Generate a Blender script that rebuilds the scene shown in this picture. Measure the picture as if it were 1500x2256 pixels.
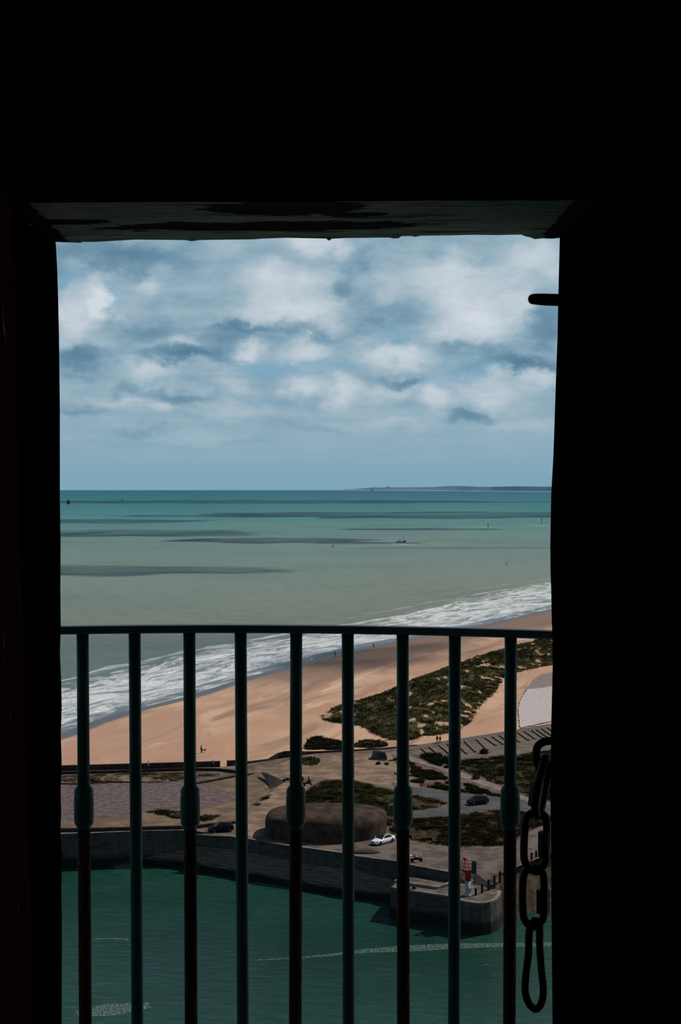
import bpy, bmesh, math, random
import numpy as np
from mathutils import Vector, noise, geometry
random.seed(7); RNG = np.random.default_rng(7)
S = bpy.context.scene; C = S.collection
for o in list(bpy.data.objects): bpy.data.objects.remove(o)

# ------------------------------------------------------------------ camera
F = 50.0/36.0*2256; EYE = 62.0; PITCH = math.atan(55/F)
cam = bpy.data.objects.new('camera', bpy.data.cameras.new('camera')); C.objects.link(cam)
cam.location = (0, 0, EYE); cam.rotation_euler = (math.pi/2-PITCH, 0, 0)
cam.data.sensor_fit = 'VERTICAL'; cam.data.sensor_height = 36; cam.data.lens = 50
cam.data.clip_start = .05; cam.data.clip_end = 90000
S.camera = cam
S.view_settings.view_transform = 'Standard'; S.view_settings.look = 'None'
S.view_settings.gamma = 1; S.view_settings.use_curve_mapping = False; S.view_settings.exposure = 0
# ------------------------------------------------------------------ sun
SUN_ENERGY = 3.5
SUN_AZ = Vector((.85, .53, 0)).normalized(); SUN_EL = math.radians(49)
sd = Vector((SUN_AZ.x*math.cos(SUN_EL), SUN_AZ.y*math.cos(SUN_EL), math.sin(SUN_EL)))
sun = bpy.data.objects.new('sun', bpy.data.lights.new('sun', 'SUN')); C.objects.link(sun)
sun.data.energy = SUN_ENERGY; sun.data.angle = .0093; sun.data.color = (1, .91, .81)
sun.rotation_euler = sd.to_track_quat('Z', 'Y').to_euler(); sun.location = (60, 40, 140)

# ------------------------------------------------------------------ node helper
def lin(r, g, b):
    f = lambda c: (c/255/12.92) if c/255 <= .04045 else ((c/255+.055)/1.055)**2.4
    return (f(r), f(g), f(b), 1)
class NT:
    def __init__(s, nt): s.nt = nt; nt.nodes.clear()
    def n(s, t, **k):
        x = s.nt.nodes.new(t)
        for a, b in k.items(): setattr(x, a, b)
        return x
    def put(s, sock, v):
        if isinstance(v, bpy.types.NodeSocket): s.nt.links.new(v, sock)
        elif v is not None: sock.default_value = v
    def m(s, op, a, b=None, c=None, clamp=False):
        x = s.n('ShaderNodeMath', operation=op); x.use_clamp = clamp
        s.put(x.inputs[0], a); s.put(x.inputs[1], b); s.put(x.inputs[2], c); return x.outputs[0]
    def v(s, op, a, b=None, sc=None, out=0):
        x = s.n('ShaderNodeVectorMath', operation=op); s.put(x.inputs[0], a); s.put(x.inputs[1], b)
        if sc is not None: s.put(x.inputs['Scale'], sc)
        return x.outputs[out]
    def xyz(s, a, b, c):
        x = s.n('ShaderNodeCombineXYZ'); s.put(x.inputs[0], a); s.put(x.inputs[1], b); s.put(x.inputs[2], c); return x.outputs[0]
    def sep(s, a):
        x = s.n('ShaderNodeSeparateXYZ'); s.put(x.inputs[0], a); return x.outputs
    def mix(s, f, a, b):
        x = s.n('ShaderNodeMix', data_type='RGBA'); s.put(x.inputs[0], f); s.put(x.inputs[6], a); s.put(x.inputs[7], b); return x.outputs[2]
    def ss(s, x, a, b):
        r = s.n('ShaderNodeMapRange', interpolation_type='SMOOTHSTEP'); s.put(r.inputs[0], x)
        r.inputs[1].default_value = a; r.inputs[2].default_value = b; return r.outputs[0]
    def noise(s, vec, scale, detail=4, rough=.55, dist=0, color=False):
        x = s.n('ShaderNodeTexNoise'); s.put(x.inputs['Vector'], vec); x.inputs['Scale'].default_value = scale
        x.inputs['Detail'].default_value = detail; x.inputs['Roughness'].default_value = rough; x.inputs['Distortion'].default_value = dist
        return x.outputs['Color' if color else 0]
    def ramp(s, f, stops):
        x = s.n('ShaderNodeValToRGB'); s.put(x.inputs[0], f); e = x.color_ramp.elements
        while len(e) < len(stops): e.new(.5)
        for q, (p, c) in zip(e, stops): q.position = p; q.color = c
        return x.outputs[0]
    def pos(s): return s.n('ShaderNodeNewGeometry').outputs['Position']
    def bsdf(s, col, rough=.8, spec=.3, metal=0, normal=None):
        b = s.n('ShaderNodeBsdfPrincipled'); s.put(b.inputs['Base Color'], col); s.put(b.inputs['Roughness'], rough)
        s.put(b.inputs['Specular IOR Level'], spec); s.put(b.inputs['Metallic'], metal)
        if normal: s.put(b.inputs['Normal'], normal)
        return b.outputs[0]
    def bump(s, h, strength=.3, dist=.1):
        b = s.n('ShaderNodeBump'); b.inputs['Strength'].default_value = strength; b.inputs['Distance'].default_value = dist
        s.put(b.inputs['Height'], h); return b.outputs[0]
    def out(s, sh): s.nt.links.new(sh, s.n('ShaderNodeOutputMaterial').inputs[0])
def newmat(name):
    m = bpy.data.materials.new(name); m.use_nodes = True; return m, NT(m.node_tree)
def mat(name, c1, c2=None, scale=1.0, rough=.85, spec=.2, metal=0, bump=0, detail=5, lo=.38, hi=.62, local=False, st=(1, 1, 1)):
    m, t = newmat(name)
    if c2 is None: c2 = tuple(min(1, x*1.25) for x in c1[:3])+(1,)
    p = t.n('ShaderNodeTexCoord').outputs['Object'] if local else t.pos()
    p = t.v('MULTIPLY', p, st)
    nz = t.noise(p, scale, detail)
    t.out(t.bsdf(t.mix(t.ss(nz, lo, hi), c1, c2), rough, spec, metal, t.bump(nz, bump, .05) if bump else None))
    return m

# ------------------------------------------------------------------ sky: broken cumulus over a pale blue haze
W = bpy.data.worlds.new('sky'); S.world = W; W.use_nodes = True
t = NT(W.node_tree)
dirv = t.n('ShaderNodeTexCoord').outputs['Generated']
dx, dy, dz = t.sep(dirv)
ady = t.m('MAXIMUM', t.m('ABSOLUTE', dy), .12)
u = t.m('DIVIDE', dx, ady); w = t.m('DIVIDE', dz, ady)
inv = t.m('DIVIDE', 1.0, t.m('ADD', t.m('MAXIMUM', dz, 0.0), .045))
plan = t.xyz(t.m('MULTIPLY', dx, inv), t.m('MULTIPLY', dy, inv), 0.0)
uw = t.xyz(u, w, 0.0)
lowf = t.ss(w, -.02, .11)                                           # clouds shrink and fade into the haze near the horizon
wn = t.noise(t.xyz(u, t.m('MULTIPLY', w, 1.4), 2.3), 22, 8, .6, color=True)
off = t.v('SCALE', t.v('SUBTRACT', wn, (.5, .5, .5)), sc=t.m('ADD', .020, t.m('MULTIPLY', lowf, .034)))
p2 = t.v('MULTIPLY', t.v('ADD', uw, off), (1, 1, 0))
def blobs(lst):
    acc = 0.0
    for cx, cy, rx, ry, a in lst:
        d = t.v('MULTIPLY', t.v('SUBTRACT', p2, ((cx-750)/F, (1073-cy)/F, 0)), (F/rx, F/ry, 0))
        l = t.m('POWER', t.v('DOT_PRODUCT', d, d, out=1), 1.25)
        e = t.m('MULTIPLY', t.m('POWER', 2.718, t.m('MULTIPLY', l, -1.0)), a)
        acc = e if acc == 0.0 else t.m('ADD', acc, e)
    return acc
bright = blobs([(700, 535, 75, 38, .95), (615, 640, 100, 48, .75), (690, 690, 70, 30, .55), (560, 690, 90, 22, .35), (237, 675, 26, 28, .95), (185, 690, 60, 55, .5),
    (150, 740, 60, 50, .4), (325, 628, 28, 26, .5), (228, 625, 25, 20, .4), (385, 752, 30, 16, .5), (560, 770, 26, 26, .7), (680, 772, 50, 32, .65), (1040, 700, 80, 60, .8),
    (1005, 620, 90, 50, .65), (1175, 590, 90, 50, .7), (1130, 670, 40, 30, .6), (860, 640, 40, 45, .35), (920, 560, 60, 40, .25), (855, 785, 55, 26, .7), (920, 790, 50, 22, .5),
    (1080, 865, 80, 38, .55), (665, 855, 36, 26, .6), (745, 860, 32, 32, .6), (965, 885, 28, 34, .6), (340, 832, 55, 20, .5), (530, 860, 50, 18, .45), (250, 885, 90, 18, .35),
    (360, 893, 28, 14, .45), (830, 875, 90, 18, .4), (1190, 830, 60, 18, .5), (850, 935, 110, 16, .3), (500, 905, 100, 12, .25), (450, 545, 160, 30, .15), (280, 800, 26, 16, .4),
    (1150, 940, 90, 16, .25), (440, 960, 120, 10, .2)])
dark = blobs([(410, 792, 130, 20, .75), (230, 560, 150, 38, .6), (400, 560, 90, 30, .25), (180, 805, 75, 22, .6), (320, 720, 60, 32, .4), (500, 745, 90, 25, .4), (560, 722, 120, 12, .45),
    (755, 640, 24, 48, .55), (790, 560, 30, 35, .4), (850, 700, 70, 30, .35), (1190, 720, 70, 50, .55), (1150, 805, 110, 16, .7), (1040, 775, 60, 18, .4), (880, 843, 60, 12, .6), (1040, 922, 60, 12, .55),
    (400, 870, 100, 12, .4), (270, 860, 40, 14, .35), (160, 905, 50, 14, .35), (310, 950, 60, 10, .3), (700, 735, 60, 12, .35), (960, 540, 60, 30, .15), (720, 945, 90, 8, .25), (250, 975, 160, 8, .15)])
blue = blobs([(150, 632, 36, 14, 1.0), (265, 640, 14, 20, .6), (885, 735, 70, 16, .8), (600, 812, 90, 20, .9), (740, 805, 50, 22, .7), (1040, 815, 60, 20, .7), (740, 760, 30, 22, .6), (980, 855, 40, 16, .5), (600, 890, 40, 12, .4)])
det = t.noise(t.xyz(u, t.m('MULTIPLY', w, 2.2), 5.1), 32, 8, .6)
dtl = t.m('SUBTRACT', t.noise(plan, .9, 8, .62), .5)               # overall broken layer, foreshortened toward the horizon
dd = t.m('SUBTRACT', det, .5)
band = t.m('SUBTRACT', 1.0, t.ss(w, .17, .26))
cb = t.m('ADD', bright, t.m('MULTIPLY', t.m('ADD', t.m('MULTIPLY', dd, 1.2), t.m('MULTIPLY', dtl, 1.0)), t.m('ADD', .15, t.m('MULTIPLY', lowf, .7))))
val = t.m('ADD', .425, t.m('SUBTRACT', t.m('MULTIPLY', cb, .42), t.m('MULTIPLY', dark, .40)))
skyc = t.ramp(val, [(.1, lin(88, 126, 150)), (.3, lin(118, 152, 173)), (.45, lin(148, 175, 190)), (.62, lin(178, 194, 205)), (.85, lin(208, 216, 224))])
haze = t.mix(t.ss(w, 0.0, .05), lin(126, 165, 184), lin(142, 175, 192))
skyc = t.mix(t.m('MULTIPLY', blue, t.m('SUBTRACT', .8, t.m('MULTIPLY', dd, 1.2)), clamp=True), skyc, lin(118, 165, 192))
skyc = t.mix(t.m('ADD', t.m('MULTIPLY', t.ss(w, .006, .03), .45), t.m('MULTIPLY', t.ss(w, .02, .06), .55)), haze, skyc)
zen = t.mix(t.ss(t.noise(plan, 1.5, 6), .45, .6), lin(52, 78, 104), lin(98, 112, 124))     # overhead: deeper blue between grey cloud bases
el = t.ss(dz, .19, .34)
skyc = t.mix(el, skyc, zen)
skyc = t.mix(t.ss(dz, -.02, -.004), lin(40, 50, 50), skyc)
bg = t.n('ShaderNodeBackground'); t.put(bg.inputs[0], skyc); bg.inputs[1].default_value = 1.0
t.nt.links.new(bg.outputs[0], t.n('ShaderNodeOutputWorld').inputs[0])
W.cycles.sampling_method = 'MANUAL'; W.cycles.sample_map_resolution = 512

# ------------------------------------------------------------------ object helpers
def tag(o, label=None, cat=None, group=None, kind=None):
    if label: o['label'] = label
    if cat: o['category'] = cat
    if group: o['group'] = group
    if kind: o['kind'] = kind
    return o
def empty(name, loc=(0, 0, 0), rz=0, label=None, cat=None, group=None):
    o = bpy.data.objects.new(name, None); C.objects.link(o); o.location = loc; o.rotation_euler = (0, 0, rz)
    o.empty_display_size = .1
    return tag(o, label, cat, group)
def mesh(name, vs, fs, m=None, parent=None, smooth=False, bevel=0, origin=None):
    me = bpy.data.meshes.new(name)
    if origin is not None:
        ox = Vector(origin); vs = [Vector(v)-ox for v in vs]
    me.from_pydata([tuple(v) for v in vs], [], fs)
    bm = bmesh.new(); bm.from_mesh(me); bmesh.ops.recalc_face_normals(bm, faces=bm.faces); bm.to_mesh(me); bm.free()
    if smooth: me.polygons.foreach_set('use_smooth', [True]*len(me.polygons))
    o = bpy.data.objects.new(name, me); C.objects.link(o)
    if m: me.materials.append(m)
    if origin is not None: o.location = origin
    if parent: o.parent = parent
    if bevel:
        b = o.modifiers.new('bevel', 'BEVEL'); b.width = bevel; b.segments = 3; b.limit_method = 'ANGLE'
    return o
class MB:
    def __init__(s): s.v = []; s.f = []
    def add(s, vs, fs):
        n = len(s.v); s.v += [Vector(v) for v in vs]; s.f += [[i+n for i in f] for f in fs]; return s
    def box(s, a, b):
        x0, y0, z0 = a; x1, y1, z1 = b
        return s.add([(x0, y0, z0), (x1, y0, z0), (x1, y1, z0), (x0, y1, z0), (x0, y0, z1), (x1, y0, z1), (x1, y1, z1), (x0, y1, z1)],
                     [(0, 3, 2, 1), (4, 5, 6, 7), (0, 1, 5, 4), (1, 2, 6, 5), (2, 3, 7, 6), (3, 0, 4, 7)])
    def tube(s, pts, r, n=10, cap=True, closed=False):
        pts = [Vector(p) for p in pts]; rs = r if isinstance(r, (list, tuple)) else [r]*len(pts)
        vs = []; N = len(pts); up = None
        for i, p in enumerate(pts):
            if closed: d = pts[(i+1) % N]-pts[i-1]
            else: d = pts[min(i+1, N-1)]-pts[max(i-1, 0)]
            d.normalize()
            if up is None: up = Vector((0, 0, 1)) if abs(d.z) < .9 else Vector((0, 1, 0))
            a = up.cross(d)
            if a.length < 1e-4: a = d.orthogonal()
            a.normalize(); b = d.cross(a); up = b
            for k in range(n):
                q = 2*math.pi*k/n; vs.append(p+(a*math.cos(q)+b*math.sin(q))*rs[i])
        fs = []
        for i in range(N if closed else N-1):
            j = (i+1) % N
            for k in range(n): fs.append((i*n+k, i*n+(k+1) % n, j*n+(k+1) % n, j*n+k))
        if cap and not closed: fs += [list(range(n))[::-1], [(N-1)*n+k for k in range(n)]]
        return s.add(vs, fs)
    def lathe(s, prof, n=24, c=(0, 0, 0)):
        vs = []; c = Vector(c)
        for r, z in prof:
            for k in range(n):
                q = 2*math.pi*k/n; vs.append(c+Vector((r*math.cos(q), r*math.sin(q), z)))
        fs = [(i*n+k, i*n+(k+1) % n, (i+1)*n+(k+1) % n, (i+1)*n+k) for i in range(len(prof)-1) for k in range(n)]
        fs += [list(range(n))[::-1], [(len(prof)-1)*n+k for k in range(n)]]
        return s.add(vs, fs)
    def ball(s, c, r, n=10, sq=(1, 1, 1)):
        c = Vector(c); vs = [c+Vector((0, 0, -r*sq[2]))]; R = n//2+1
        for i in range(1, R):
            a = -math.pi/2+math.pi*i/R
            for k in range(n):
                q = 2*math.pi*k/n; vs.append(c+Vector((r*math.cos(a)*math.cos(q)*sq[0], r*math.cos(a)*math.sin(q)*sq[1], r*math.sin(a)*sq[2])))
        vs.append(c+Vector((0, 0, r*sq[2]))); L = len(vs)-1; fs = []
        for k in range(n):
            fs.append((0, 1+(k+1) % n, 1+k)); fs.append((L, 1+(R-2)*n+k, 1+(R-2)*n+(k+1) % n))
        for i in range(R-2):
            for k in range(n): a = 1+i*n; fs.append((a+k, a+(k+1) % n, a+n+(k+1) % n, a+n+k))
        return s.add(vs, fs)
    def build(s, name, m=None, parent=None, smooth=False, bevel=0, origin=None): return mesh(name, s.v, s.f, m, parent, smooth, bevel, origin)

cp, sp = math.cos(PITCH), math.sin(PITCH)
def ray(px, py):
    a, b = (px-750)/F, (1128-py)/F
    return Vector((a, cp+b*sp, b*cp-sp))
def at(px, py, z):                                                 # surveyed point: where the sight line meets height z
    r = ray(px, py); k = (z-EYE)/r.z; return Vector((r.x*k, r.y*k, z))
def aty(px, py, y):
    r = ray(px, py); k = y/r.y; return Vector((r.x*k, y, EYE+r.z*k))

# ------------------------------------------------------------------ the coast
LAND = 5.6
shore_px = [(-250, 1722), (20, 1648), (133, 1617), (198, 1589), (312, 1558), (404, 1535), (515, 1500), (637, 1466), (753, 1437), (873, 1411), (1053, 1378), (1140, 1358), (1215, 1341), (1400, 1300), (1750, 1246)]
sh = [at(x, y, 0) for x, y in shore_px]
def catmull(P, n):
    out = []
    for i in range(len(P)-1):
        a, b, c, d = P[max(i-1, 0)], P[i], P[i+1], P[min(i+2, len(P)-1)]
        for k in range(n):
            t_ = k/n; out.append(.5*((2*b)+(c-a)*t_+(2*a-5*b+4*c-d)*t_*t_+(3*b-a-3*c+d)*t_**3))
    return out+[P[-1]]
shc = catmull(sh, 14)
for _ in range(30): shc = [shc[0]]+[(shc[i-1]+shc[i]*2+shc[i+1])/4 for i in range(1, len(shc)-1)]+[shc[-1]]
SH = np.array([(p.x, p.y) for p in shc]); A_, B_ = SH[:-1], SH[1:]; AB = B_-A_; L2 = (AB**2).sum(1)
def shore_dist(x, y):                                              # + inland, - seaward
    p = np.array((x, y)); tt = np.clip(((p-A_)*AB).sum(1)/L2, 0, 1); q = A_+AB*tt[:, None]; dv = p-q; d2 = (dv**2).sum(1); i = d2.argmin()
    s = AB[i, 0]*dv[i, 1]-AB[i, 1]*dv[i, 0]
    return math.sqrt(d2[i])*(-1 if s > 0 else 1)
def beach_z(x, y, d=None):
    if d is None: d = shore_dist(x, y)
    if d < 0: return d*.08
    return 4.7*(1-math.exp(-d/55))+.12*noise.noise((x*.06, y*.04, 0))*min(1, d/12)
def hit(px, py):                                                   # sight line against the beach surface
    r = ray(px, py); k = (2-EYE)/r.z
    for _ in range(12): k = (beach_z(r.x*k, r.y*k)-EYE)/r.z
    return Vector((r.x*k, r.y*k, EYE+r.z*k))

# sand
sand_m, t = newmat('beach_sand')
P = t.pos(); at_ = t.n('ShaderNodeAttribute', attribute_name='shore').outputs['Fac']
n1 = t.noise(t.v('MULTIPLY', P, (.05, .022, 0)), 1, 6, .6, .5); n2 = t.noise(t.v('MULTIPLY', P, (1.5, .6, 0)), 1, 3)
n3 = t.noise(t.v('MULTIPLY', P, (.016, .009, 0)), 1, 5, .6, 1.2)
al_ = t.n('ShaderNodeAttribute', attribute_name='along').outputs['Fac']
n4 = t.noise(t.xyz(t.m('MULTIPLY', al_, .012), t.m('MULTIPLY', at_, .09), 0), 1, 7, .62, .9)
dry = t.mix(t.ss(n1, .35, .65), (.46, .275, .175, 1), (.58, .38, .26, 1))
dry = t.mix(t.m('MULTIPLY', t.ss(n3, .5, .56), .75), dry, (.43, .25, .18, 1))
dry = t.mix(t.m('MULTIPLY', t.ss(n4, .50, .66), .8), dry, (.26, .165, .12, 1))
dry = t.mix(t.m('MULTIPLY', t.ss(n4, .42, .34), .7), dry, (.70, .50, .34, 1))
dry = t.mix(t.m('MULTIPLY', t.ss(n2, .5, .8), .35), dry, (.2, .125, .09, 1))
y_, = (t.sep(P)[1],)
damp_shade_d = t.m('ADD', at_, t.m('MULTIPLY', t.m('SUBTRACT', n1, .5), 30.0))
damp_shade = t.m('MULTIPLY', t.m('SUBTRACT', 1.0, t.ss(damp_shade_d, 30.0, 50.0)), t.ss(y_, 400.0, 480.0))
dry = t.mix(t.m('MULTIPLY', damp_shade, .85), dry, (.165, .11, .09, 1))            # cloud-shadow band put into the sand colour with damp sand, wider up the coast
wet = t.m('SUBTRACT', 1.0, t.ss(t.m('ADD', at_, t.m('MULTIPLY', t.m('SUBTRACT', n1, .5), 6.0)), 5.0, 7.5))
col = t.mix(wet, dry, (.10, .105, .12, 1))
t.out(t.bsdf(col, t.m('SUBTRACT', .95, t.m('MULTIPLY', wet, .55)), .25, 0, t.bump(n2, .3, .1)))

def strip(name, ds, zf, m, s0=0, s1=None, extra=None):             # grid laid along the shoreline
    Pn = SH[s0:s1]; T = np.gradient(Pn, axis=0); T /= np.linalg.norm(T, axis=1)[:, None]; Nn = np.stack([T[:, 1], -T[:, 0]], 1)
    vs = []; dv = []; sv = []; s = np.concatenate([[0], np.cumsum(np.linalg.norm(np.diff(Pn, axis=0), axis=1))])
    for i in range(len(Pn)):
        for d in ds:
            x, y = Pn[i]+Nn[i]*d; vs.append((x, y, zf(x, y, d, s[i]))); dv.append(d); sv.append(s[i])
    n = len(ds); fs = [(i*n+k, i*n+k+1, (i+1)*n+k+1, (i+1)*n+k) for i in range(len(Pn)-1) for k in range(n-1)]
    o = mesh(name, vs, fs, m, smooth=True)
    for nm, arr in (('shore', dv), ('along', sv)):
        a = o.data.attributes.new(nm, 'FLOAT', 'POINT'); a.data.foreach_set('value', arr)
    return o
# densify shoreline for grids
tt_ = np.linspace(0, 1, 420); cum = np.concatenate([[0], np.cumsum(np.sqrt(L2))]); cum /= cum[-1]
SH = np.stack([np.interp(tt_, cum, SH[:, 0]), np.interp(tt_, cum, SH[:, 1])], 1)
ds_b = [-6, -3, -1.5, 0, 1, 2, 3, 4, 6, 8, 10, 13, 16, 20, 25, 30, 36, 43, 50, 60, 70, 85, 100, 120, 145, 170, 200, 240, 290, 350, 420]
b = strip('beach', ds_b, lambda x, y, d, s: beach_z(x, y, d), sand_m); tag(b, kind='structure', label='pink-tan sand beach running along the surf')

# sea colour, shared by open sea and surf: silty near the shore, teal far out
def sea_color(t, P):
    y = t.sep(P)[1]; f = t.m('DIVIDE', 600.0, t.m('MAXIMUM', y, 400.0))
    nz = t.noise(t.v('MULTIPLY', P, (.0008, .0004, 0)), 1, 5)
    f = t.m('MULTIPLY', f, t.m('ADD', .72, t.m('MULTIPLY', nz, .56)))
    c = t.ramp(f, [(.02, (.004, .13, .205, 1)), (.08, (.016, .175, .22, 1)), (.2, (.065, .25, .25, 1)), (.34, (.155, .265, .24, 1)), (.6, (.205, .265, .225, 1)), (.85, (.195, .24, .20, 1)), (1.0, (.13, .18, .18, 1))])
    fine = t.noise(t.v('MULTIPLY', P, (.09, .12, 0)), 1, 8, .8); fine2 = t.noise(t.v('MULTIPLY', P, (.004, .0035, 0)), 1, 5, .65)
    c = t.mix(t.m('MULTIPLY', t.ss(fine, .35, .72), .6), c, t.v('SCALE', c, sc=.55))
    c = t.mix(t.m('MULTIPLY', t.ss(fine2, .42, .66), .45), c, t.v('SCALE', c, sc=.7))
    return c, fine
sea_m, t = newmat('sea_water'); P = t.pos(); c, fine = sea_color(t, P)
t.out(t.bsdf(c, .45, .12, 0, t.bump(fine, .4, .6)))
surf_m, t = newmat('surf_water'); P = t.pos(); c, fine = sea_color(t, P)
d = t.n('ShaderNodeAttribute', attribute_name='shore').outputs['Fac']; s_ = t.n('ShaderNodeAttribute', attribute_name='along').outputs['Fac']
X = t.sep(P)
wv = t.noise(t.xyz(t.m('MULTIPLY', s_, .012), t.m('MULTIPLY', d, .03), 0), 1, 3)
dw = t.m('ADD', d, t.m('MULTIPLY', t.m('SUBTRACT', wv, .5), 26.0))
uv = t.xyz(t.m('MULTIPLY', s_, .035), t.m('MULTIPLY', dw, .17), 0)
a1 = t.noise(uv, 1, 7, .62, 1.3)
a2 = t.noise(t.xyz(t.m('MULTIPLY', s_, .16), t.m('MULTIPLY', dw, .8), 4), 1, 6, .7, .8)
wide = t.ss(s_, 250.0, 800.0)                                      # the surf zone widens up the coast
dn = t.m('DIVIDE', d, t.m('ADD', 60.0, t.m('MULTIPLY', wide, 40.0)))       # 0 shore .. -1 outer break
env = t.m('MULTIPLY', t.ss(dn, -1.15, -.6), t.m('SUBTRACT', 1.0, t.ss(dn, -.12, -.02)))
env = t.m('MAXIMUM', env, t.m('MULTIPLY', t.ss(dn, -.3, -.2), .75))
fo = t.m('ADD', t.m('ADD', t.m('MULTIPLY', a1, .85), t.m('MULTIPLY', a2, .4)), t.m('MULTIPLY', t.m('SUBTRACT', env, 1.0), .5))
a3 = t.noise(t.xyz(t.m('MULTIPLY', s_, .5), t.m('MULTIPLY', dw, 1.6), 9), 1, 5, .7)
foam = t.m('MULTIPLY', t.ss(fo, .49, .70), t.m('ADD', .45, t.m('MULTIPLY', t.ss(a3, .35, .6), .55)))
lines = 0.0
fine_line = t.m('ABSOLUTE', t.m('SUBTRACT', t.m('FRACT', t.m('MULTIPLY', t.m('ADD', dw, t.m('MULTIPLY', a1, 10.0)), .055)), .5))
ln = t.m('MULTIPLY', t.m('MULTIPLY', t.m('SUBTRACT', 1.0, t.ss(fine_line, .03, .13)), env), t.ss(a1, .40, .58))
foam = t.m('MAXIMUM', foam, t.m('MULTIPLY', ln, .9))
shal = t.mix(t.m('MULTIPLY', t.ss(dn, -.9, -.05), .9), c, (.18, .24, .285, 1))
shal = t.mix(t.m('MULTIPLY', t.ss(dn, -.1, -.03), .6), shal, (.125, .14, .16, 1))
edge = t.m('MULTIPLY', t.ss(d, -2.6, -1.9), t.m('SUBTRACT', 1.0, t.ss(d, -1.6, -.9)))
c2 = t.mix(t.m('MULTIPLY', foam, .92), shal, (.85, .87, .89, 1))
t.out(t.bsdf(c2, .55, .15, 0, t.bump(t.m('ADD', a2, foam), .4, .4)))
ds_s = [0.6, 0, -1, -2, -3, -4.5, -6]+[-8-2.2*i for i in range(42)]+[-110, -125, -150, -180]
def surf_z(x, y, d, s):
    if d > -2: return .05+.02*d
    k = max(0, min(1, (-d-8)/15))*max(0, min(1, (130+d)/40))
    ph = (d+10*noise.noise((s*.012, d*.02, 0)))/11.0
    cr = max(0, math.sin(ph))**6*(.5+.9*max(0, noise.noise((s*.02, d*.05, 7))+.2))
    return .05+.55*k*cr if d > -175 else -.02
o = strip('surf_water', ds_s, surf_z, surf_m); tag(o, kind='structure', label='white foaming surf breaking along the beach')
mesh('sea_water', [(-40000, 272, 0), (40000, 272, 0), (40000, 28000, 0), (-40000, 28000, 0)], [(0, 1, 2, 3)], sea_m)['kind'] = 'structure'

# harbour water: sheltered, deep green, rippled
hw_m, t = newmat('harbour_water'); P = t.pos()
r1 = t.noise(t.v('MULTIPLY', P, (.35, .9, 0)), 1, 6, .65, .6); r2 = t.noise(t.v('MULTIPLY', P, (.02, .03, 0)), 1, 4)
c = t.mix(t.ss(r2, .35, .65), (.008, .040, .028, 1), (.013, .062, .045, 1)); c = t.mix(t.m('MULTIPLY', t.ss(r1, .45, .62), .55), c, (.005, .032, .026, 1))
sp_ = t.ss(t.noise(t.v('MULTIPLY', P, (.7, 1.6, 0)), 1, 7, .8), .66, .74); c = t.mix(t.m('MULTIPLY', sp_, t.m('MULTIPLY', t.ss(r2, .5, .62), .5)), c, (.2, .3, .27, 1))
t.out(t.bsdf(c, .22, .35, 0, t.bump(r1, .5, .6)))
mesh('harbour_water', [(-400, 20, 0), (400, 20, 0), (400, 272, 0), (-400, 272, 0)], [(0, 1, 2, 3)], hw_m)['kind'] = 'structure'
foam_m, t = newmat('wake_foam'); P = t.pos()
n_ = t.noise(t.v('MULTIPLY', P, (3.5, 3.0, 0)), 1, 8, .85)
tr = t.n('ShaderNodeBsdfTransparent'); mx = t.n('ShaderNodeMixShader'); t.put(mx.inputs[0], t.m('MULTIPLY', t.ss(n_, .46, .66), .7))
t.nt.links.new(tr.outputs[0], mx.inputs[1]); t.nt.links.new(t.bsdf((.42, .55, .5, 1), .7, .1), mx.inputs[2]); t.out(mx.outputs[0])
def ribbon(name, pts, w, z, m, kind=None):                         # pts in world coords
    vs = []; n = len(pts)
    for i, p in enumerate(pts):
        d = pts[min(i+1, n-1)]-pts[max(i-1, 0)]; nn = Vector((-d.y, d.x, 0)).normalized()
        ww = (w[i] if isinstance(w, list) else w)/2
        vs += [Vector((p.x, p.y, z))+nn*ww, Vector((p.x, p.y, z))-nn*ww]
    o = mesh(name, vs, [(2*i, 2*i+1, 2*i+3, 2*i+2) for i in range(n-1)], m)
    if kind: o['kind'] = kind
    return o
for pts, w in (([(560, 2116), (664, 2110), (740, 2103), (810, 2095), (900, 2090), (1020, 2084), (1120, 2082), (1260, 2080)], [.3, .5, .9, 1.6, 2.6, 2.2, 1.5, 1.8]),
               ([(205, 2069), (250, 2068), (285, 2070)], .5), ([(560, 1945), (640, 1957), (710, 1966), (780, 1978), (850, 1983)], [.4, 1, 1.2, .8, 1.2]), ([(170, 2235), (240, 2225), (330, 2215)], [2, 4, 2])):
    tag(ribbon('foam_streak', [at(x, y, 0) for x, y in pts], w, .03, foam_m), kind='stuff', label='thin broken streak of foam on the green harbour water')

# ------------------------------------------------------------------ ground patches
def fill(name, pts, m, kind='structure', parent=None):
    pts = [Vector(p) for p in pts]; tri = geometry.tessellate_polygon([pts])
    o = mesh(name, pts, [list(x) for x in tri], m, parent)
    for p in o.data.polygons:
        pass
    if kind: o['kind'] = kind
    return o
def ragged(P, amp, step=1.2, closed=True):
    out = []; n = len(P)
    for i in range(n if closed else n-1):
        a, b = P[i], P[(i+1) % n]; k = max(1, int((b-a).length/step))
        for j in range(k):
            p = a.lerp(b, j/k); v = noise.noise_vector((p.x*.35, p.y*.35, 3))+.5*noise.noise_vector((p.x*1.3, p.y*1.3, 5))
            out.append(Vector((p.x+v.x*amp, p.y+v.y*amp*1.5, p.z)))
    return out
def patch(name, px, m, lift, amp=.5, z=LAND, step=1.2): return fill(name, ragged([at(x, y, z)+Vector((0, 0, lift*.4)) for x, y in px], amp, step), m)
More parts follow.
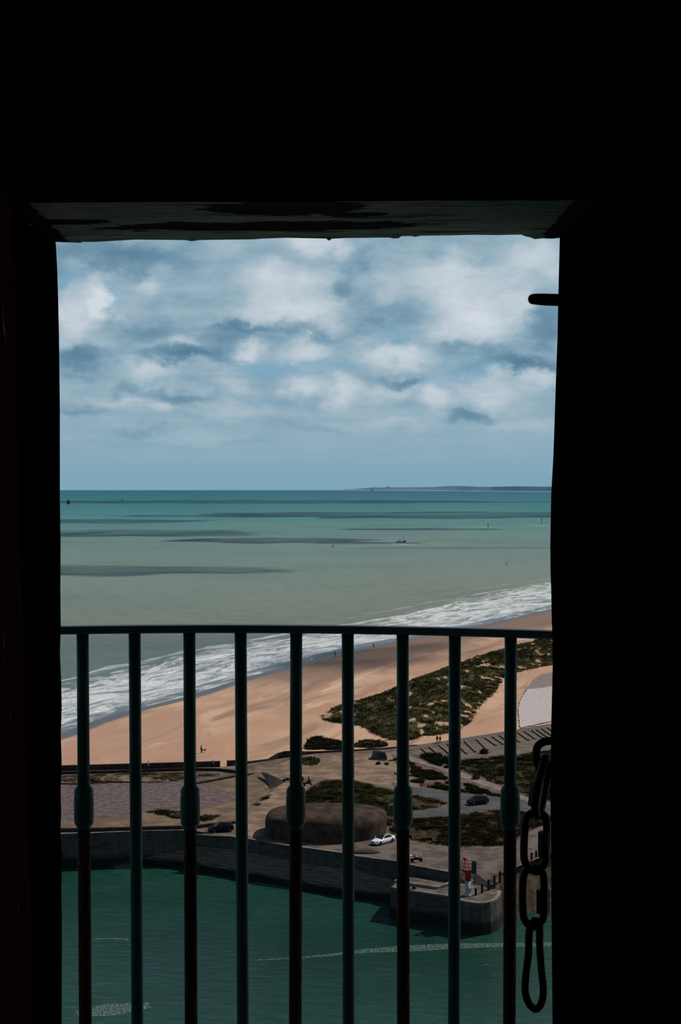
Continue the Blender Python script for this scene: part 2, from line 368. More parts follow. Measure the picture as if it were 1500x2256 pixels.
quay_px = [(-1300, 1905), (-200, 1852), (120, 1838), (221, 1835), (314, 1831), (405, 1829.5), (437, 1832), (521, 1845), (549, 1849), (631, 1863), (680, 1869), (755, 1880), (784, 1886.5), (873, 1898), (904, 1906), (959, 1916), (988, 1921)]
back_px = [(1215, 1594), (1500, 1545), (2400, 1480), (3400, 1700), (2400, 1900), (1240, 1868), (1180, 1893), (1110, 1922), (1101, 1924), (1045, 1922)]
wall_px = [(-1300, 1720), (-200, 1704), (135, 1699), (405, 1692), (485, 1690), (546, 1683), (600, 1674), (700, 1658), (850, 1650), (920, 1641), (1020, 1626), (1120, 1610)]
paving = mat('sandy_ground', (.085, .062, .052, 1), (.155, .112, .088, 1), .35, .95, .1, bump=.4, detail=8)
track = mat('sandy_track', (.15, .105, .078, 1), (.26, .185, .135, 1), .3, .95, .1, bump=.4, detail=8)
plaza_m = mat('weathered_concrete', (.085, .066, .070, 1), (.15, .118, .115, 1), .9, .95, .1, bump=.3, detail=8)
asphalt = mat('grey_asphalt', (.055, .06, .065, 1), (.085, .088, .09, 1), .4, .9, .15, detail=7)
lot_m = mat('gravel_lot', (.078, .062, .058, 1), (.145, .115, .10, 1), .45, .95, .1, bump=.3, detail=9)
path_m = mat('pale_path', (.17, .135, .115, 1), (.24, .19, .16, 1), .5, .95, .1)
slope_m = mat('sand_slope', (.12, .085, .06, 1), (.19, .135, .095, 1), .3, .95, .1, bump=.4, detail=7)
wallm = mat('dark_sea_wall', (.028, .02, .018, 1), (.05, .036, .032, 1), .9, .9, .15, bump=.3)
capm = mat('worn_coping', (.13, .11, .09, 1), (.24, .2, .16, 1), .8, .9, .2)
quaym, t = newmat('quay_masonry'); P = t.pos(); _, _, z_ = t.sep(P)
nz = t.noise(t.v('MULTIPLY', P, (.5, .5, 2.5)), 1, 7, .65); vst = t.noise(t.v('MULTIPLY', P, (1.2, 1.2, .12)), 1, 5)
c = t.mix(t.ss(nz, .35, .65), (.03, .03, .032, 1), (.07, .062, .055, 1)); c = t.mix(t.m('MULTIPLY', t.ss(vst, .5, .65), .4), c, (.1, .1, .1, 1))
c = t.mix(t.ss(t.m('ADD', z_, t.m('MULTIPLY', nz, 1.2)), 1.9, 2.7), (.010, .012, .009, 1), c)      # weed and tide mark at the foot
t.out(t.bsdf(c, .85, .2, 0, t.bump(nz, .5, .1)))
revm, t = newmat('stone_revetment'); P = t.pos(); X_, Y_, Z_ = t.sep(P)
nz = t.noise(t.v('MULTIPLY', P, (.35, .35, 6)), 1, 7, .7); co = t.m('FRACT', t.m('MULTIPLY', Z_, 3.2))
c = t.mix(t.ss(nz, .35, .68), (.075, .06, .05, 1), (.19, .15, .115, 1)); c = t.mix(t.m('MULTIPLY', t.m('SUBTRACT', 1.0, t.ss(co, .05, .3)), .7), c, (.02, .018, .015, 1))
c = t.mix(t.ss(t.m('ADD', Z_, t.m('MULTIPLY', nz, .8)), 1.1, 1.8), (.008, .010, .007, 1), c)
t.out(t.bsdf(c, .9, .15, 0, t.bump(nz, .5, .1)))

land = fill('land_ground', [at(x, y, LAND) for x, y in wall_px+back_px]+[at(988, 1921, LAND)]+[at(x, y, LAND) for x, y in quay_px[::-1][1:]], paving)
land['label'] = 'sandy ground between the beach wall and the quay'
# quay: vertical face, then the stone slope into the water
foot_px = {437: 1864, 521: 1873, 549: 1879, 631: 1895, 680: 1904, 755: 1914, 784: 1919, 873: 1941, 904: 1950, 959: 1961, 988: 1967, 405: 1872, 314: 1890}
top = [at(x, y, LAND) for x, y in quay_px]; foot = []
for (x, y), p in zip(quay_px, top):
    yf = foot_px.get(x); z = EYE-(yf-1073)/(y-1073)*(EYE-LAND) if yf else -.5
    foot.append(Vector((p.x, p.y, max(z, -.5))))
n = len(top)
tag(mesh('quay_wall', top+foot, [(i, i+1, n+i+1, n+i) for i in range(n-1)], quaym), kind='structure', label='dark vertical harbour wall under the quay edge')
wl = {314: (314, 1904), 405: (405, 1917), 437: (437, 1924), 521: (521, 1937), 549: (549, 1942), 631: (631, 1957), 680: (680, 1968), 755: (755, 1979), 784: (784, 1983), 873: (862, 1990), 904: (900, 1996), 959: (950, 2003), 988: (985, 2008)}
idx = [i for i, q in enumerate(quay_px) if q[0] in wl]
rt = [foot[i] for i in idx]; rb = [at(*wl[quay_px[i][0]], 0)-Vector((0, 0, .3)) for i in idx]; n = len(idx)
R_v = []; K = 8
for k in range(K+1):
    for i in range(n): p = rt[i].lerp(rb[i], k/K); R_v.append(p+Vector((0, 0, .12*noise.noise((p.x*.5, p.y*.5, p.z)))))
tag(mesh('stone_revetment', R_v, [(k*n+i, k*n+i+1, (k+1)*n+i+1, (k+1)*n+i) for k in range(K) for i in range(n-1)], revm), kind='structure', label='coursed stone slope falling from the quay into the water')
cp_pts = [at(x, y, LAND) for x, y in quay_px]
vs = []; fs = []
def kerb_strip(name, pts, w, h, m, inward=1, drop=.05):
    vs = []; n = len(pts)
    for i, p in enumerate(pts):
        d = pts[min(i+1, n-1)]-pts[max(i-1, 0)]; nn = Vector((-d.y, d.x, 0)).normalized()*w*inward
        vs += [p+Vector((0, 0, -drop)), p+Vector((0, 0, h)), p+nn+Vector((0, 0, h)), p+nn+Vector((0, 0, -drop))]
    fs = [(4*i+k, 4*i+(k+1) % 4, 4*i+4+(k+1) % 4, 4*i+4+k) for i in range(n-1) for k in range(4)]+[(0, 1, 2, 3), (4*n-4, 4*n-1, 4*n-2, 4*n-3)]
    o = mesh(name, vs, fs, m); o['kind'] = 'structure'; return o
kerb_strip('quay_coping', [p for p in cp_pts], .45, .06, capm)
# ground dressing
patch('gravel_lot', [(430, 1838), (470, 1834), (520, 1836), (560, 1842), (600, 1850), (700, 1864), (790, 1865), (862, 1850), (960, 1862), (1020, 1868), (1110, 1862), (1150, 1840), (1240, 1800), (1250, 1862), (1180, 1888), (1110, 1917), (1000, 1918), (960, 1912), (905, 1902), (784, 1883), (631, 1860), (549, 1846)], lot_m, .02, .3)
patch('concrete_apron', [(-200, 1736), (100, 1730), (180, 1728), (300, 1724), (380, 1722), (405, 1719), (437, 1729), (470, 1736), (525, 1752), (515, 1763), (460, 1772), (420, 1771), (350, 1783), (300, 1790), (220, 1800), (100, 1812), (-200, 1825)], plaza_m, .03, .6)
patch('sand_strip', [(-200, 1830), (100, 1815), (220, 1803), (300, 1793), (400, 1786), (470, 1776), (520, 1766), (560, 1766), (540, 1790), (520, 1806), (480, 1812), (433, 1816), (320, 1820), (135, 1824), (-200, 1840)], slope_m, .03, .5)
patch('sand_slope', [(430, 1724), (470, 1717), (520, 1709), (575, 1703), (590, 1712), (596, 1745), (560, 1768), (525, 1752), (470, 1735)], slope_m, .03, .3)
patch('sandy_track', [(600, 1690), (660, 1665), (760, 1660), (860, 1658), (870, 1680), (900, 1700), (930, 1730), (905, 1746), (850, 1734), (800, 1722), (760, 1716), (715, 1717), (690, 1727), (665, 1748), (640, 1775), (590, 1795), (580, 1842), (560, 1844), (525, 1836), (520, 1812), (545, 1790), (575, 1762), (605, 1740), (625, 1722), (590, 1703), (560, 1700), (560, 1690)], track, .04, .35)
road = patch('asphalt_road', [(860, 1722), (907, 1733), (1016, 1746), (1105, 1755), (1163, 1768), (1215, 1780), (1420, 1800), (1420, 1840), (1250, 1815), (1180, 1795), (1105, 1781), (1031, 1789), (989, 1797), (911, 1801), (880, 1799), (880, 1788), (930, 1786), (984, 1778), (986, 1769), (911, 1748), (870, 1740)], asphalt, .05, .15)
patch('footpath', [(866, 1652), (907, 1667), (960, 1684), (1047, 1712), (1100, 1731), (1163, 1757), (1190, 1768), (1178, 1770), (1150, 1762), (1095, 1740), (1040, 1722), (960, 1692), (900, 1676), (860, 1660)], path_m, .06, .1)
patch('crest_path', [(700, 1660), (850, 1651), (920, 1642), (1020, 1627), (1120, 1611), (1215, 1595), (1420, 1560), (1420, 1570), (1215, 1604), (1120, 1620), (1020, 1637), (920, 1651), (850, 1656), (700, 1664)], mat('crest_paving', (.09, .07, .06, 1), (.13, .10, .09, 1), .5), .07, .1)
# embankment on the far right falling to the water, and ramp down to the pier head
PIERZ = 4.2
e_top = [at(1078, 1942, 5.0), at(1101, 1924, LAND), at(1140, 1905, LAND), at(1182, 1889, LAND), at(1250, 1862, LAND), at(2400, 1898, LAND)]
e_mid = [at(1084, 1966, 3.9), at(1108, 1962, 3.4), at(1145, 1940, 3.3), at(1185, 1920, 3.3), at(1260, 1890, 3.3), at(2400, 1960, 3.3)]
e_bot = [at(1080, 2030, -.3), at(1110, 2034, -.3), at(1145, 2024, -.3), at(1190, 2008, -.3), at(1290, 1985, -.3), at(2400, 2040, -.3)]
emb = mat('weedy_embankment', (.022, .019, .013, 1), (.06, .044, .03, 1), .5, .95, .1, bump=.6, detail=9)
tag(mesh('embankment', e_top+e_mid+e_bot, [(r*6+i, r*6+i+1, r*6+i+7, r*6+i+6) for r in range(2) for i in range(5)], emb), kind='structure', label='brown weedy bank sloping to the water right of the pier head')
ramp_t = [at(988, 1921, LAND), at(1045, 1922, LAND), at(1101, 1924, LAND)]; ramp_b = [at(985, 1943, PIERZ-.02), at(1040, 1949, PIERZ-.02), at(1100, 1961, PIERZ-.02)]
tag(mesh('pier_ramp', ramp_t+ramp_b, [(0, 1, 4, 3), (1, 2, 5, 4)], lot_m), kind='structure')

# pier head
ph = [(861, 1957), (885, 1961), (907, 1965), (950, 1971), (988, 1977), (1018, 1987), (1040, 1991), (1062, 1993), (1080, 1990), (1093, 1984), (1101, 1976), (1104, 1966), (1100, 1960), (1040, 1948), (985, 1942), (880, 1930)]
pp = [at(x, y, PIERZ) for x, y in ph]; cen = sum(pp, Vector())/len(pp)
n = len(pp); lowp = [Vector((cen.x+(p.x-cen.x)*1.03, cen.y+(p.y-cen.y)*1.06, -.5)) for p in pp]
mb = MB(); mb.add(pp+lowp, [list(range(n))[::-1]]+[(i, (i+1) % n, n+(i+1) % n, n+i) for i in range(n)])
pier = mb.build('pier_head', quaym); tag(pier, kind='structure', label='blunt stone pier head with dark weedy foot')
fill('pier_deck', [p.lerp(cen, .01)+Vector((0, 0, .03)) for p in pp], lot_m)
kerb_strip('pier_coping', pp[:12], .55, .22, capm, 1)
def wall_line(name, pts, z, th, m, base=None):                     # upright wall along surveyed foot points, height per point
    P = [at(x, y, z) for x, y, h in pts]; vs = []; n = len(P)
    for i, p in enumerate(P):
        d = P[min(i+1, n-1)]-P[max(i-1, 0)]; nn = Vector((-d.y, d.x, 0)).normalized()*th; h = pts[i][2]
        vs += [p+Vector((0, 0, -.3)), p+Vector((0, 0, h)), p+nn+Vector((0, 0, h)), p+nn+Vector((0, 0, -.3))]
    fs = [(4*i+k, 4*i+(k+1) % 4, 4*i+4+(k+1) % 4, 4*i+4+k) for i in range(n-1) for k in range(4)]+[(0, 1, 2, 3), (4*n-4, 4*n-1, 4*n-2, 4*n-3)]
    o = mesh(name, vs, fs, m); o['kind'] = 'structure'; return o
wall_line('ledge_kerb', [(868, 1945, .4), (907, 1952, .4), (962, 1960, .4), (990, 1953, .4), (1004, 1946, .3)], PIERZ, .7, capm)
wall_line('beach_parapet', [(-1300, 1719, 1.0), (-200, 1703, 1.0), (135, 1698, 1.0), (300, 1693.5, 1.0), (405, 1690.5, 1.0), (485, 1688, 1.0)], LAND, .5, wallm)
wall_line('beach_parapet', [(501, 1686.5, .95), (520, 1685, .9), (546, 1683, .45), (592, 1675, .25)], LAND, .5, wallm)
wall_line('beach_wall', [(590, 1676, .15), (612, 1671, 1.0), (630, 1669, 1.35), (650, 1667.5, 1.2), (675, 1663, .7), (702, 1659.5, .4), (760, 1656, .3), (850, 1651, .3), (920, 1642.5, .15)], LAND, .5, wallm)
wall_line('low_wall', [(-200, 1840, .6), (100, 1834, .6), (230, 1832, .6), (405, 1827.5, .6), (440, 1825, .55), (475, 1820, .5), (520, 1814.5, .35), (545, 1812, .2)], LAND, .4, wallm)
wall_line('promenade_kerb', [(-200, 1718, .75), (100, 1709, .75), (220, 1706.5, .75), (405, 1700.5, .75), (480, 1701, .75), (515, 1705, .7), (535, 1708, .5), (552, 1713, .15)], LAND-.2, .35, wallm)
wall_line('slope_kerb', [(430, 1728.5, .35), (470, 1722, .4), (520, 1712.5, .4), (560, 1706, .2)], LAND, .3, wallm)
pth = [(-200, 1707), (135, 1702), (300, 1697.5), (405, 1694), (480, 1692.5), (540, 1692)]
ribbon('promenade', [at(x, y, LAND) for x, y in pth], 1.5, LAND+.05, path_m, 'structure')
def wedge(name, pts, m, label):                                    # leaning concrete slab, face plus thickness
    P = [at(x, y, z) for x, y, z in pts]; n = len(P); Q = [p+Vector((.1, 1.2, -.1)) for p in P]
    o = mesh(name, P+Q, [list(range(n)), [n+i for i in range(n)][::-1]]+[(i, (i+1) % n, n+(i+1) % n, n+i) for i in range(n)], m)
    return tag(o, label, 'concrete slab')
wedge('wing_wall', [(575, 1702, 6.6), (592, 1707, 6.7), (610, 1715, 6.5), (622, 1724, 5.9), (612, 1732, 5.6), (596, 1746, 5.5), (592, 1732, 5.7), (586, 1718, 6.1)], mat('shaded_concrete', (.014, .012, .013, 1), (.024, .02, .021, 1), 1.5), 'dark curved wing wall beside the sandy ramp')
wedge('concrete_slab', [(822, 1654, 7.2), (835, 1655, 7.3), (848, 1658, 7.1), (853, 1672, 5.9), (836, 1677, 5.6), (818, 1676, 5.5), (812, 1674, 5.6), (818, 1667, 6.2)], mat('dark_concrete', (.035, .028, .028, 1), (.055, .045, .042, 1), 1.5), 'dark tilted concrete slab at the top of the pale footpath')

# pale hardstanding behind the dunes, with its outlined edge
pale = mat('pale_hardstanding', (.42, .38, .38, 1), (.50, .45, .45, 1), 1.5, .9, .1)
lineg = mat('grey_hardstanding', (.2, .165, .16, 1), (.25, .21, .2, 1), .5, .9, .1)
def drape(name, px, m, lift, amp=.3):
    pts = ragged([hit(x, y) for x, y in px], amp, 1.5); zz = max(p.z for p in pts)+lift
    return fill(name, [(p.x, p.y, zz) for p in pts], m)
drape('hardstanding_margin', [(1146, 1545), (1160, 1517), (1175, 1500), (1192, 1489), (1215, 1484), (1420, 1455), (1420, 1520), (1215, 1530), (1160, 1540)], lineg, .02)
drape('hardstanding', [(1143, 1585), (1141, 1562), (1149, 1540), (1163, 1521), (1190, 1519), (1215, 1514), (1420, 1490), (1420, 1555), (1215, 1590), (1145, 1606)], pale, .05)
for l in ([(1148, 1542), (1160, 1518), (1176, 1500), (1192, 1491), (1215, 1486), (1300, 1470)], [(1182, 1521), (1200, 1498), (1215, 1489), (1300, 1474)], [(1189, 1520), (1206, 1500), (1300, 1479)]):
    q = [hit(x, y) for x, y in l]; ribbon('edge_line', q, .45, max(p.z for p in q)+.12, pale, 'structure')

# revetment ribs below the crest path
ribsl = patch('ribbed_slope', [(900, 1656), (1020, 1637), (1120, 1620), (1215, 1604), (1330, 1586), (1330, 1640), (1215, 1655), (1160, 1658), (1100, 1664), (1040, 1668), (985, 1672), (940, 1672)], mat('ribbed_slope_concrete', (.10, .08, .065, 1), (.16, .125, .095, 1), .6), .055, .3)
rib_m = mat('rib_concrete', (.13, .10, .085, 1), (.20, .16, .135, 1), 1.2)
rib_ref = None
ORD = ['leftmost']+[w_+' from the left' for w_ in 'second third fourth fifth sixth seventh eighth ninth tenth eleventh twelfth'.split()]+['fifth from the right', 'fourth from the right', 'third from the right', 'second from the right', 'rightmost']
for i, x in enumerate([928, 946, 968, 986, 1004, 1024, 1050, 1069, 1085, 1101, 1120, 1141, 1156, 1172, 1182, 1194, 1207]):
    y = 1651-(x-920)*.163; dxp = 24; dyp = 20 if x < 1000 else (24 if x < 1060 else 17)
    a = at(x, y, LAND); b2 = at(x+dxp, y+dyp, LAND); d = b2-a; L = d.length
    if rib_ref is None: rib_ref = MB().box((0, -.2, -.1), (10, .2, .34)).build('slope_rib', rib_m, bevel=.04); o = rib_ref
    else: o = rib_ref.copy(); C.objects.link(o)
    o.location = a; o.rotation_euler = (0, 0, math.atan2(d.y, d.x)); o.scale = (L/10, 1, 1)
    tag(o, ORD[i]+' of the raised concrete ribs on the bank below the crest path', 'concrete rib', 'concrete ribs on the bank below the crest path')

# ------------------------------------------------------------------ vegetation
def inside(px, py, poly):
    c = False; n = len(poly)
    for i in range(n):
        x1, y1 = poly[i].x, poly[i].y; x2, y2 = poly[i-1].x, poly[i-1].y
        if (y1 > py) != (y2 > py) and px < (x2-x1)*(py-y1)/(y2-y1)+x1: c = not c
    return c
def edge_d(px, py, A, B):
    p = np.array((px, py)); ab = B-A; tq = np.clip(((p-A)*ab).sum(1)/((ab**2).sum(1)+1e-9), 0, 1)
    return math.sqrt((((A+ab*tq[:, None])-p)**2).sum(1).min())
def grass_mat(name, c1, c2, c3):
    m, t = newmat(name); P = t.pos(); a = t.noise(P, .10, 5, .65); b = t.noise(P, .5, 4)
    c = t.mix(t.ss(a, .42, .60), c1, c2); c = t.mix(t.m('MULTIPLY', t.ss(b, .47, .62), .75), c, c3); t.out(t.bsdf(c, .9, .05)); return m
g_dune = grass_mat('dune_grass', (.062, .060, .024, 1), (.17, .135, .06, 1), (.032, .036, .016, 1))
g_dark = grass_mat('dark_grass', (.032, .036, .014, 1), (.058, .052, .02, 1), (.018, .022, .009, 1))
g_olive = grass_mat('olive_grass', (.055, .055, .016, 1), (.095, .08, .025, 1), (.025, .028, .009, 1))
g_rough = grass_mat('rough_grass_blades', (.042, .036, .014, 1), (.085, .056, .024, 1), (.022, .022, .009, 1))
g_dry = grass_mat('dry_grass', (.10, .078, .038, 1), (.15, .11, .06, 1), (.05, .045, .02, 1))
soil = mat('grassy_soil', (.028, .026, .012, 1), (.06, .048, .025, 1), .9, .95, .05, bump=.7)
def vegetate(name, poly, gz, n_t, hgt, m, label, bare=.0, mound=0.0, soilm=soil, blades=7, rad=.35, cat='grass', step=1.6):
    """ragged ground mound plus tufts of blades as one uncountable mass"""
    xs = [p.x for p in poly]; ys = [p.y for p in poly]; PA = np.array([(p.x, p.y) for p in poly]); PB = np.roll(PA, -1, 0)
    def hh(x, y):
        e = edge_d(x, y, PA, PB); k = 1-math.exp(-e/5.0)
        return mound*k*(.55+.75*max(0, noise.noise((x*.05, y*.03, 1))+.35)+.35*noise.noise((x*.2, y*.12, 2))+.4*noise.noise((x*.55, y*.35, 6)))
    def bn(x, y): return .8*noise.noise((x*.14, y*.09, 4))+.9*noise.noise((x*.5, y*.33, 8))
    if mound:
        nx = int((max(xs)-min(xs))/step)+1; ny = int((max(ys)-min(ys))/step)+1; ids = {}; vs = []
        for i in range(nx+1):
            for j in range(ny+1):
                x = min(xs)+i*step; y = min(ys)+j*step
                if inside(x, y, poly): ids[i, j] = len(vs); vs.append((x, y, gz(x, y)+hh(x, y)))
        fs = [(ids[i, j], ids[i+1, j], ids[i+1, j+1], ids[i, j+1]) for (i, j) in ids if (i+1, j) in ids and (i, j+1) in ids and (i+1, j+1) in ids]
        g = mesh(name+'_ground', vs, fs, soilm, smooth=True); g['kind'] = 'structure'
        ab = g.data.attributes.new('bare', 'FLOAT', 'POINT'); ab.data.foreach_set('value', [(bare-.5)-bn(v[0], v[1]) for v in vs])
    V = []; Fc = []; cnt = 0; tries = 0
    while cnt < n_t and tries < n_t*8:
        tries += 1
        x = random.uniform(min(xs), max(xs)); y = random.uniform(min(ys), max(ys))
        x += 1.0*noise.noise((x*.3, y*.3, 9)); y += 2.0*noise.noise((x*.3, y*.3, 19))
        if not inside(x, y, poly): continue
        bb = bn(x, y)-(bare-.5)
        if bare and bb < 0: continue
        z = gz(x, y)+(hh(x, y) if mound else 0); cnt += 1; sz = random.uniform(.5, 1.2)*(.7+.5*min(1, max(0, bb))+.5*noise.noise((x*.7, y*.5, 3)))
        for _ in range(blades):
            q = random.uniform(0, 6.283); r = rad*random.random()*sz; lean = random.uniform(.15, .8)*hgt*sz; h = hgt*sz*random.uniform(.5, 1)
            bx, by = x+r*math.cos(q), y+r*math.sin(q); w_ = .06*sz*hgt/.6; nx_, ny_ = -math.sin(q)*w_, math.cos(q)*w_; i = len(V)
            V += [(bx-nx_, by-ny_, z-.05), (bx+nx_, by+ny_, z-.05), (bx+math.cos(q)*lean*.45+nx_*.8, by+math.sin(q)*lean*.45+ny_*.8, z+h*.7), (bx+math.cos(q)*lean, by+math.sin(q)*lean, z+h)]
            Fc += [(i, i+1, i+2), (i, i+2, i+3)]
    me = bpy.data.meshes.new(name); me.from_pydata(V, [], Fc); me.materials.append(m); o = bpy.data.objects.new(name, me); C.objects.link(o)
    return tag(o, label, cat, kind='stuff')
flat = lambda x, y: LAND+.06
bz = lambda x, y: beach_z(x, y)
pl = lambda px: [at(x, y, LAND) for x, y in px]
hp = lambda px: [hit(x, y) for x, y in px]
dune_soil, t = newmat('dune_soil'); P = t.pos(); nz = t.noise(P, .5, 5)
t.out(t.bsdf(t.mix(t.ss(t.n('ShaderNodeAttribute', attribute_name='bare').outputs['Fac'], -.06, .06), t.mix(nz, (.035, .034, .014, 1), (.10, .085, .04, 1)), (.42, .28, .18, 1)), .95, .05, 0, t.bump(nz, .4, .1)))
vegetate('dune_grass', hp([(702, 1583), (735, 1562), (775, 1548), (820, 1536), (870, 1518), (920, 1496), (980, 1474), (1040, 1452), (1095, 1437), (1140, 1426), (1215, 1418), (1420, 1395), (1420, 1440), (1215, 1466), (1160, 1477), (1118, 1490), (1105, 1505), (1085, 1532), (1055, 1560), (1040, 1588), (1015, 1606), (985, 1618), (945, 1622), (900, 1632), (860, 1632), (825, 1618), (795, 1600), (755, 1594), (725, 1592)]),
         bz, 22000, .62, g_dune, 'long green-brown dune grass ridge between beach and hardstanding', bare=.17, mound=2.8, soilm=dune_soil, rad=.7, step=1.3, blades=7)
vegetate('scrub_clump', hp([(672, 1652), (682, 1632), (702, 1627), (730, 1632), (752, 1640), (755, 1652)]), bz, 1500, .8, g_dark, 'dark scrub clump on the sand just behind the beach wall', mound=1.6, rad=.5, step=.8)
vegetate('scrub_clump', hp([(776, 1646), (800, 1634), (838, 1638), (852, 1644), (820, 1649)]), bz, 700, .7, g_dune, 'low scrub clump on the sand right of the darker clump', mound=1.0, rad=.5, step=.8)
vegetate('scrub_clump', pl([(662, 1684), (672, 1672), (690, 1671), (702, 1675), (702, 1684), (685, 1688)]), flat, 260, .8, g_dune, 'brown bush on the sandy track below the beach wall', rad=.6)
vegetate('dry_grass_bank', pl([(-200, 1725), (100, 1712), (220, 1709), (330, 1704), (420, 1705), (480, 1706), (500, 1709), (430, 1714), (390, 1724), (250, 1727), (100, 1732), (-200, 1740)]), flat, 4000, .32, g_dry, 'dry tan grass bank behind the promenade kerb', mound=.9, bare=.2, soilm=mat('dry_bank_soil', (.09, .068, .045, 1), (.2, .15, .10, 1), .4, lo=.4, hi=.65), rad=.5)
vegetate('wet_weed', pl([(322, 1790), (345, 1784), (370, 1787), (410, 1790), (414, 1801), (385, 1805), (368, 1798), (340, 1795)]), flat, 420, .35, g_dark, 'dark weed streak across the sand by the concrete apron', rad=.4)
vegetate('wet_weed', pl([(418, 1797), (445, 1795), (482, 1799), (468, 1808), (430, 1812), (412, 1808)]), flat, 260, .35, g_dark, 'dark weed patch left of the black car', rad=.4, bare=.25)
vegetate('grass_mound', pl([(662, 1782), (668, 1754), (690, 1733), (720, 1721), (765, 1722), (800, 1727), (850, 1741), (905, 1754), (950, 1762), (982, 1771), (975, 1778), (930, 1785), (885, 1786), (866, 1800), (862, 1822), (640, 1822)]), flat, 9000, .36, g_olive, 'olive grass mound behind the concrete bunker', mound=1.2, bare=.12, rad=.5)
vegetate('rough_grass', pl([(880, 1805), (920, 1806), (980, 1803), (1035, 1793), (1070, 1788), (1110, 1786), (1165, 1793), (1225, 1805), (1175, 1826), (1150, 1842), (1110, 1863), (1020, 1868), (960, 1861), (905, 1851), (868, 1848), (860, 1828)]), flat, 9000, .36, g_rough, 'rough brown-green grass between the road and the gravel lot', mound=.9, bare=.14, rad=.5)
vegetate('rough_grass', pl([(1000, 1694), (985, 1682), (1050, 1674), (1100, 1668), (1170, 1660), (1330, 1640), (1420, 1760), (1240, 1768), (1180, 1762), (1110, 1734), (1050, 1710)]), flat, 9000, .42, g_dark, 'dark green grass field right of the pale footpath', mound=.8, bare=.05, rad=.6)
vegetate('scrub_patches', pl([(845, 1680), (880, 1672), (905, 1682), (960, 1704), (1010, 1722), (1100, 1752), (1125, 1759), (1050, 1750), (980, 1741), (925, 1731), (890, 1715), (850, 1695)]), flat, 3400, .5, g_dark, 'scattered dark scrub between the pale footpath and the road', bare=.52, rad=.5)
vegetate('scrub_patches', pl([(925, 1668), (960, 1664), (990, 1672), (1004, 1688), (985, 1694), (945, 1680)]), flat, 420, .8, g_dark, 'low scrub at the foot of the concrete ribs', bare=.3, rad=.6)
vegetate('kerb_weeds', pl([(606, 1738), (612, 1742), (575, 1772), (548, 1794), (540, 1790), (565, 1768)]), flat, 180, .35, g_dark, 'line of weeds along the edge of the sandy track', bare=.45, rad=.4)
def shrub(px, py, r, label, gz=flat, m=g_dark):
    p = at(px, py, LAND); mb = MB()
    for i in range(420):
        q = random.uniform(0, 6.283); ph = random.uniform(0, 1.5); rr = r*random.uniform(.6, 1); d = Vector((math.cos(q)*math.cos(ph), math.sin(q)*math.cos(ph), math.sin(ph)*.8))
        c = p+d*rr; a = d.cross(Vector((0, 0, 1)) if abs(d.z) < .9 else Vector((1, 0, 0))).normalized()*r*.14; e = Vector((random.uniform(-.3, .3), random.uniform(-.3, .3), .3))*r*.8
        mb.add([c-a, c+a, c+e], [(0, 1, 2)])
    tag(mb.build('shrub', m, origin=p), label, 'shrub')
shrub(1066, 1660, 1.1, 'dark round shrub on the ribbed concrete bank')
shrub(980, 1676, 1.0, 'dark shrub at the left foot of the ribbed bank')
shrub(1048, 1716, .9, 'dark shrub beside the pale footpath above the red car')
shrub(833, 1684, .6, 'small dark shrub just below the tilted slab')

# ------------------------------------------------------------------ concrete bunker
bk = [(584, 1838), (590, 1846), (606, 1851), (700, 1858), (770, 1857), (822, 1849), (845, 1839), (851, 1830), (846, 1822), (800, 1815), (700, 1812), (620, 1818), (592, 1826)]
bp = [at(x, y, LAND) for x, y in bk]; bp = catmull(bp+[bp[0]], 4)[:-1]; cen = sum(bp, Vector())/len(bp); n = len(bp)
prof = [(1.0, -.2), (1.0, 2.0), (.995, 2.6), (.975, 3.0), (.94, 3.3), (.88, 3.5), (.6, 3.6), (.25, 3.62)]
vs = []
for sc, z in prof:
    for p in bp: q = cen+(p-cen)*sc; vs.append((q.x, q.y, LAND+z+.06*noise.noise((q.x*.4, q.y*.4, z))))
fs = [(r*n+i, r*n+(i+1) % n, (r+1)*n+(i+1) % n, (r+1)*n+i) for r in range(len(prof)-1) for i in range(n)]+[[(len(prof)-1)*n+i for i in range(n)]]
bunk_m = mat('bunker_concrete', (.028, .020, .016, 1), (.066, .045, .034, 1), .6, .95, .1, bump=.6, detail=9)
bo = mesh('concrete_bunker', vs, fs, bunk_m, smooth=True, origin=(cen.x, cen.y, LAND)); tag(bo, 'dark rounded concrete bunker beside the white car', 'bunker')
for x0, z0 in ((-1.5, 3.56), (2.2, 3.56)):
    MB().box((x0, -.25, z0), (x0+1.3, .25, z0+.12)).build('roof_slot', wallm, bo)

# ------------------------------------------------------------------ small light tower on the pier head
red = mat('red_paint', (.16, .012, .016, 1), (.22, .018, .02, 1), 2, .45, .4, local=True); redb = mat('bright_red', (.42, .015, .03, 1), None, 2, .4, .4)
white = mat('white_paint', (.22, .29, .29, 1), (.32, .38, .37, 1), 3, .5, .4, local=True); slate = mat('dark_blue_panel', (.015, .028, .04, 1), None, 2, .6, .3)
TZ = PIERZ+.03; lp = at(1031, 1973, TZ); lt = empty('harbour_light', lp, 0, 'small red and white light tower standing on the pier head', 'light tower')
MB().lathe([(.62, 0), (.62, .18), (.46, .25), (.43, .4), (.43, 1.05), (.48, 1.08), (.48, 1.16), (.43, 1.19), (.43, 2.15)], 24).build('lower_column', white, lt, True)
MB().lathe([(.44, 2.15), (.44, 3.3), (.5, 3.42)], 24).build('upper_column', red, lt, True)
MB().lathe([(.5, 3.4), (1.05, 3.55), (1.1, 3.75), (1.1, 3.85), (.2, 3.86)], 28).build('gallery', red, lt)
mb = MB()
for k in range(8):
    q = k*math.pi/4; mb.tube([(1.02*math.cos(q), 1.02*math.sin(q), 3.8), (1.02*math.cos(q), 1.02*math.sin(q), 4.75)], .035, 6)
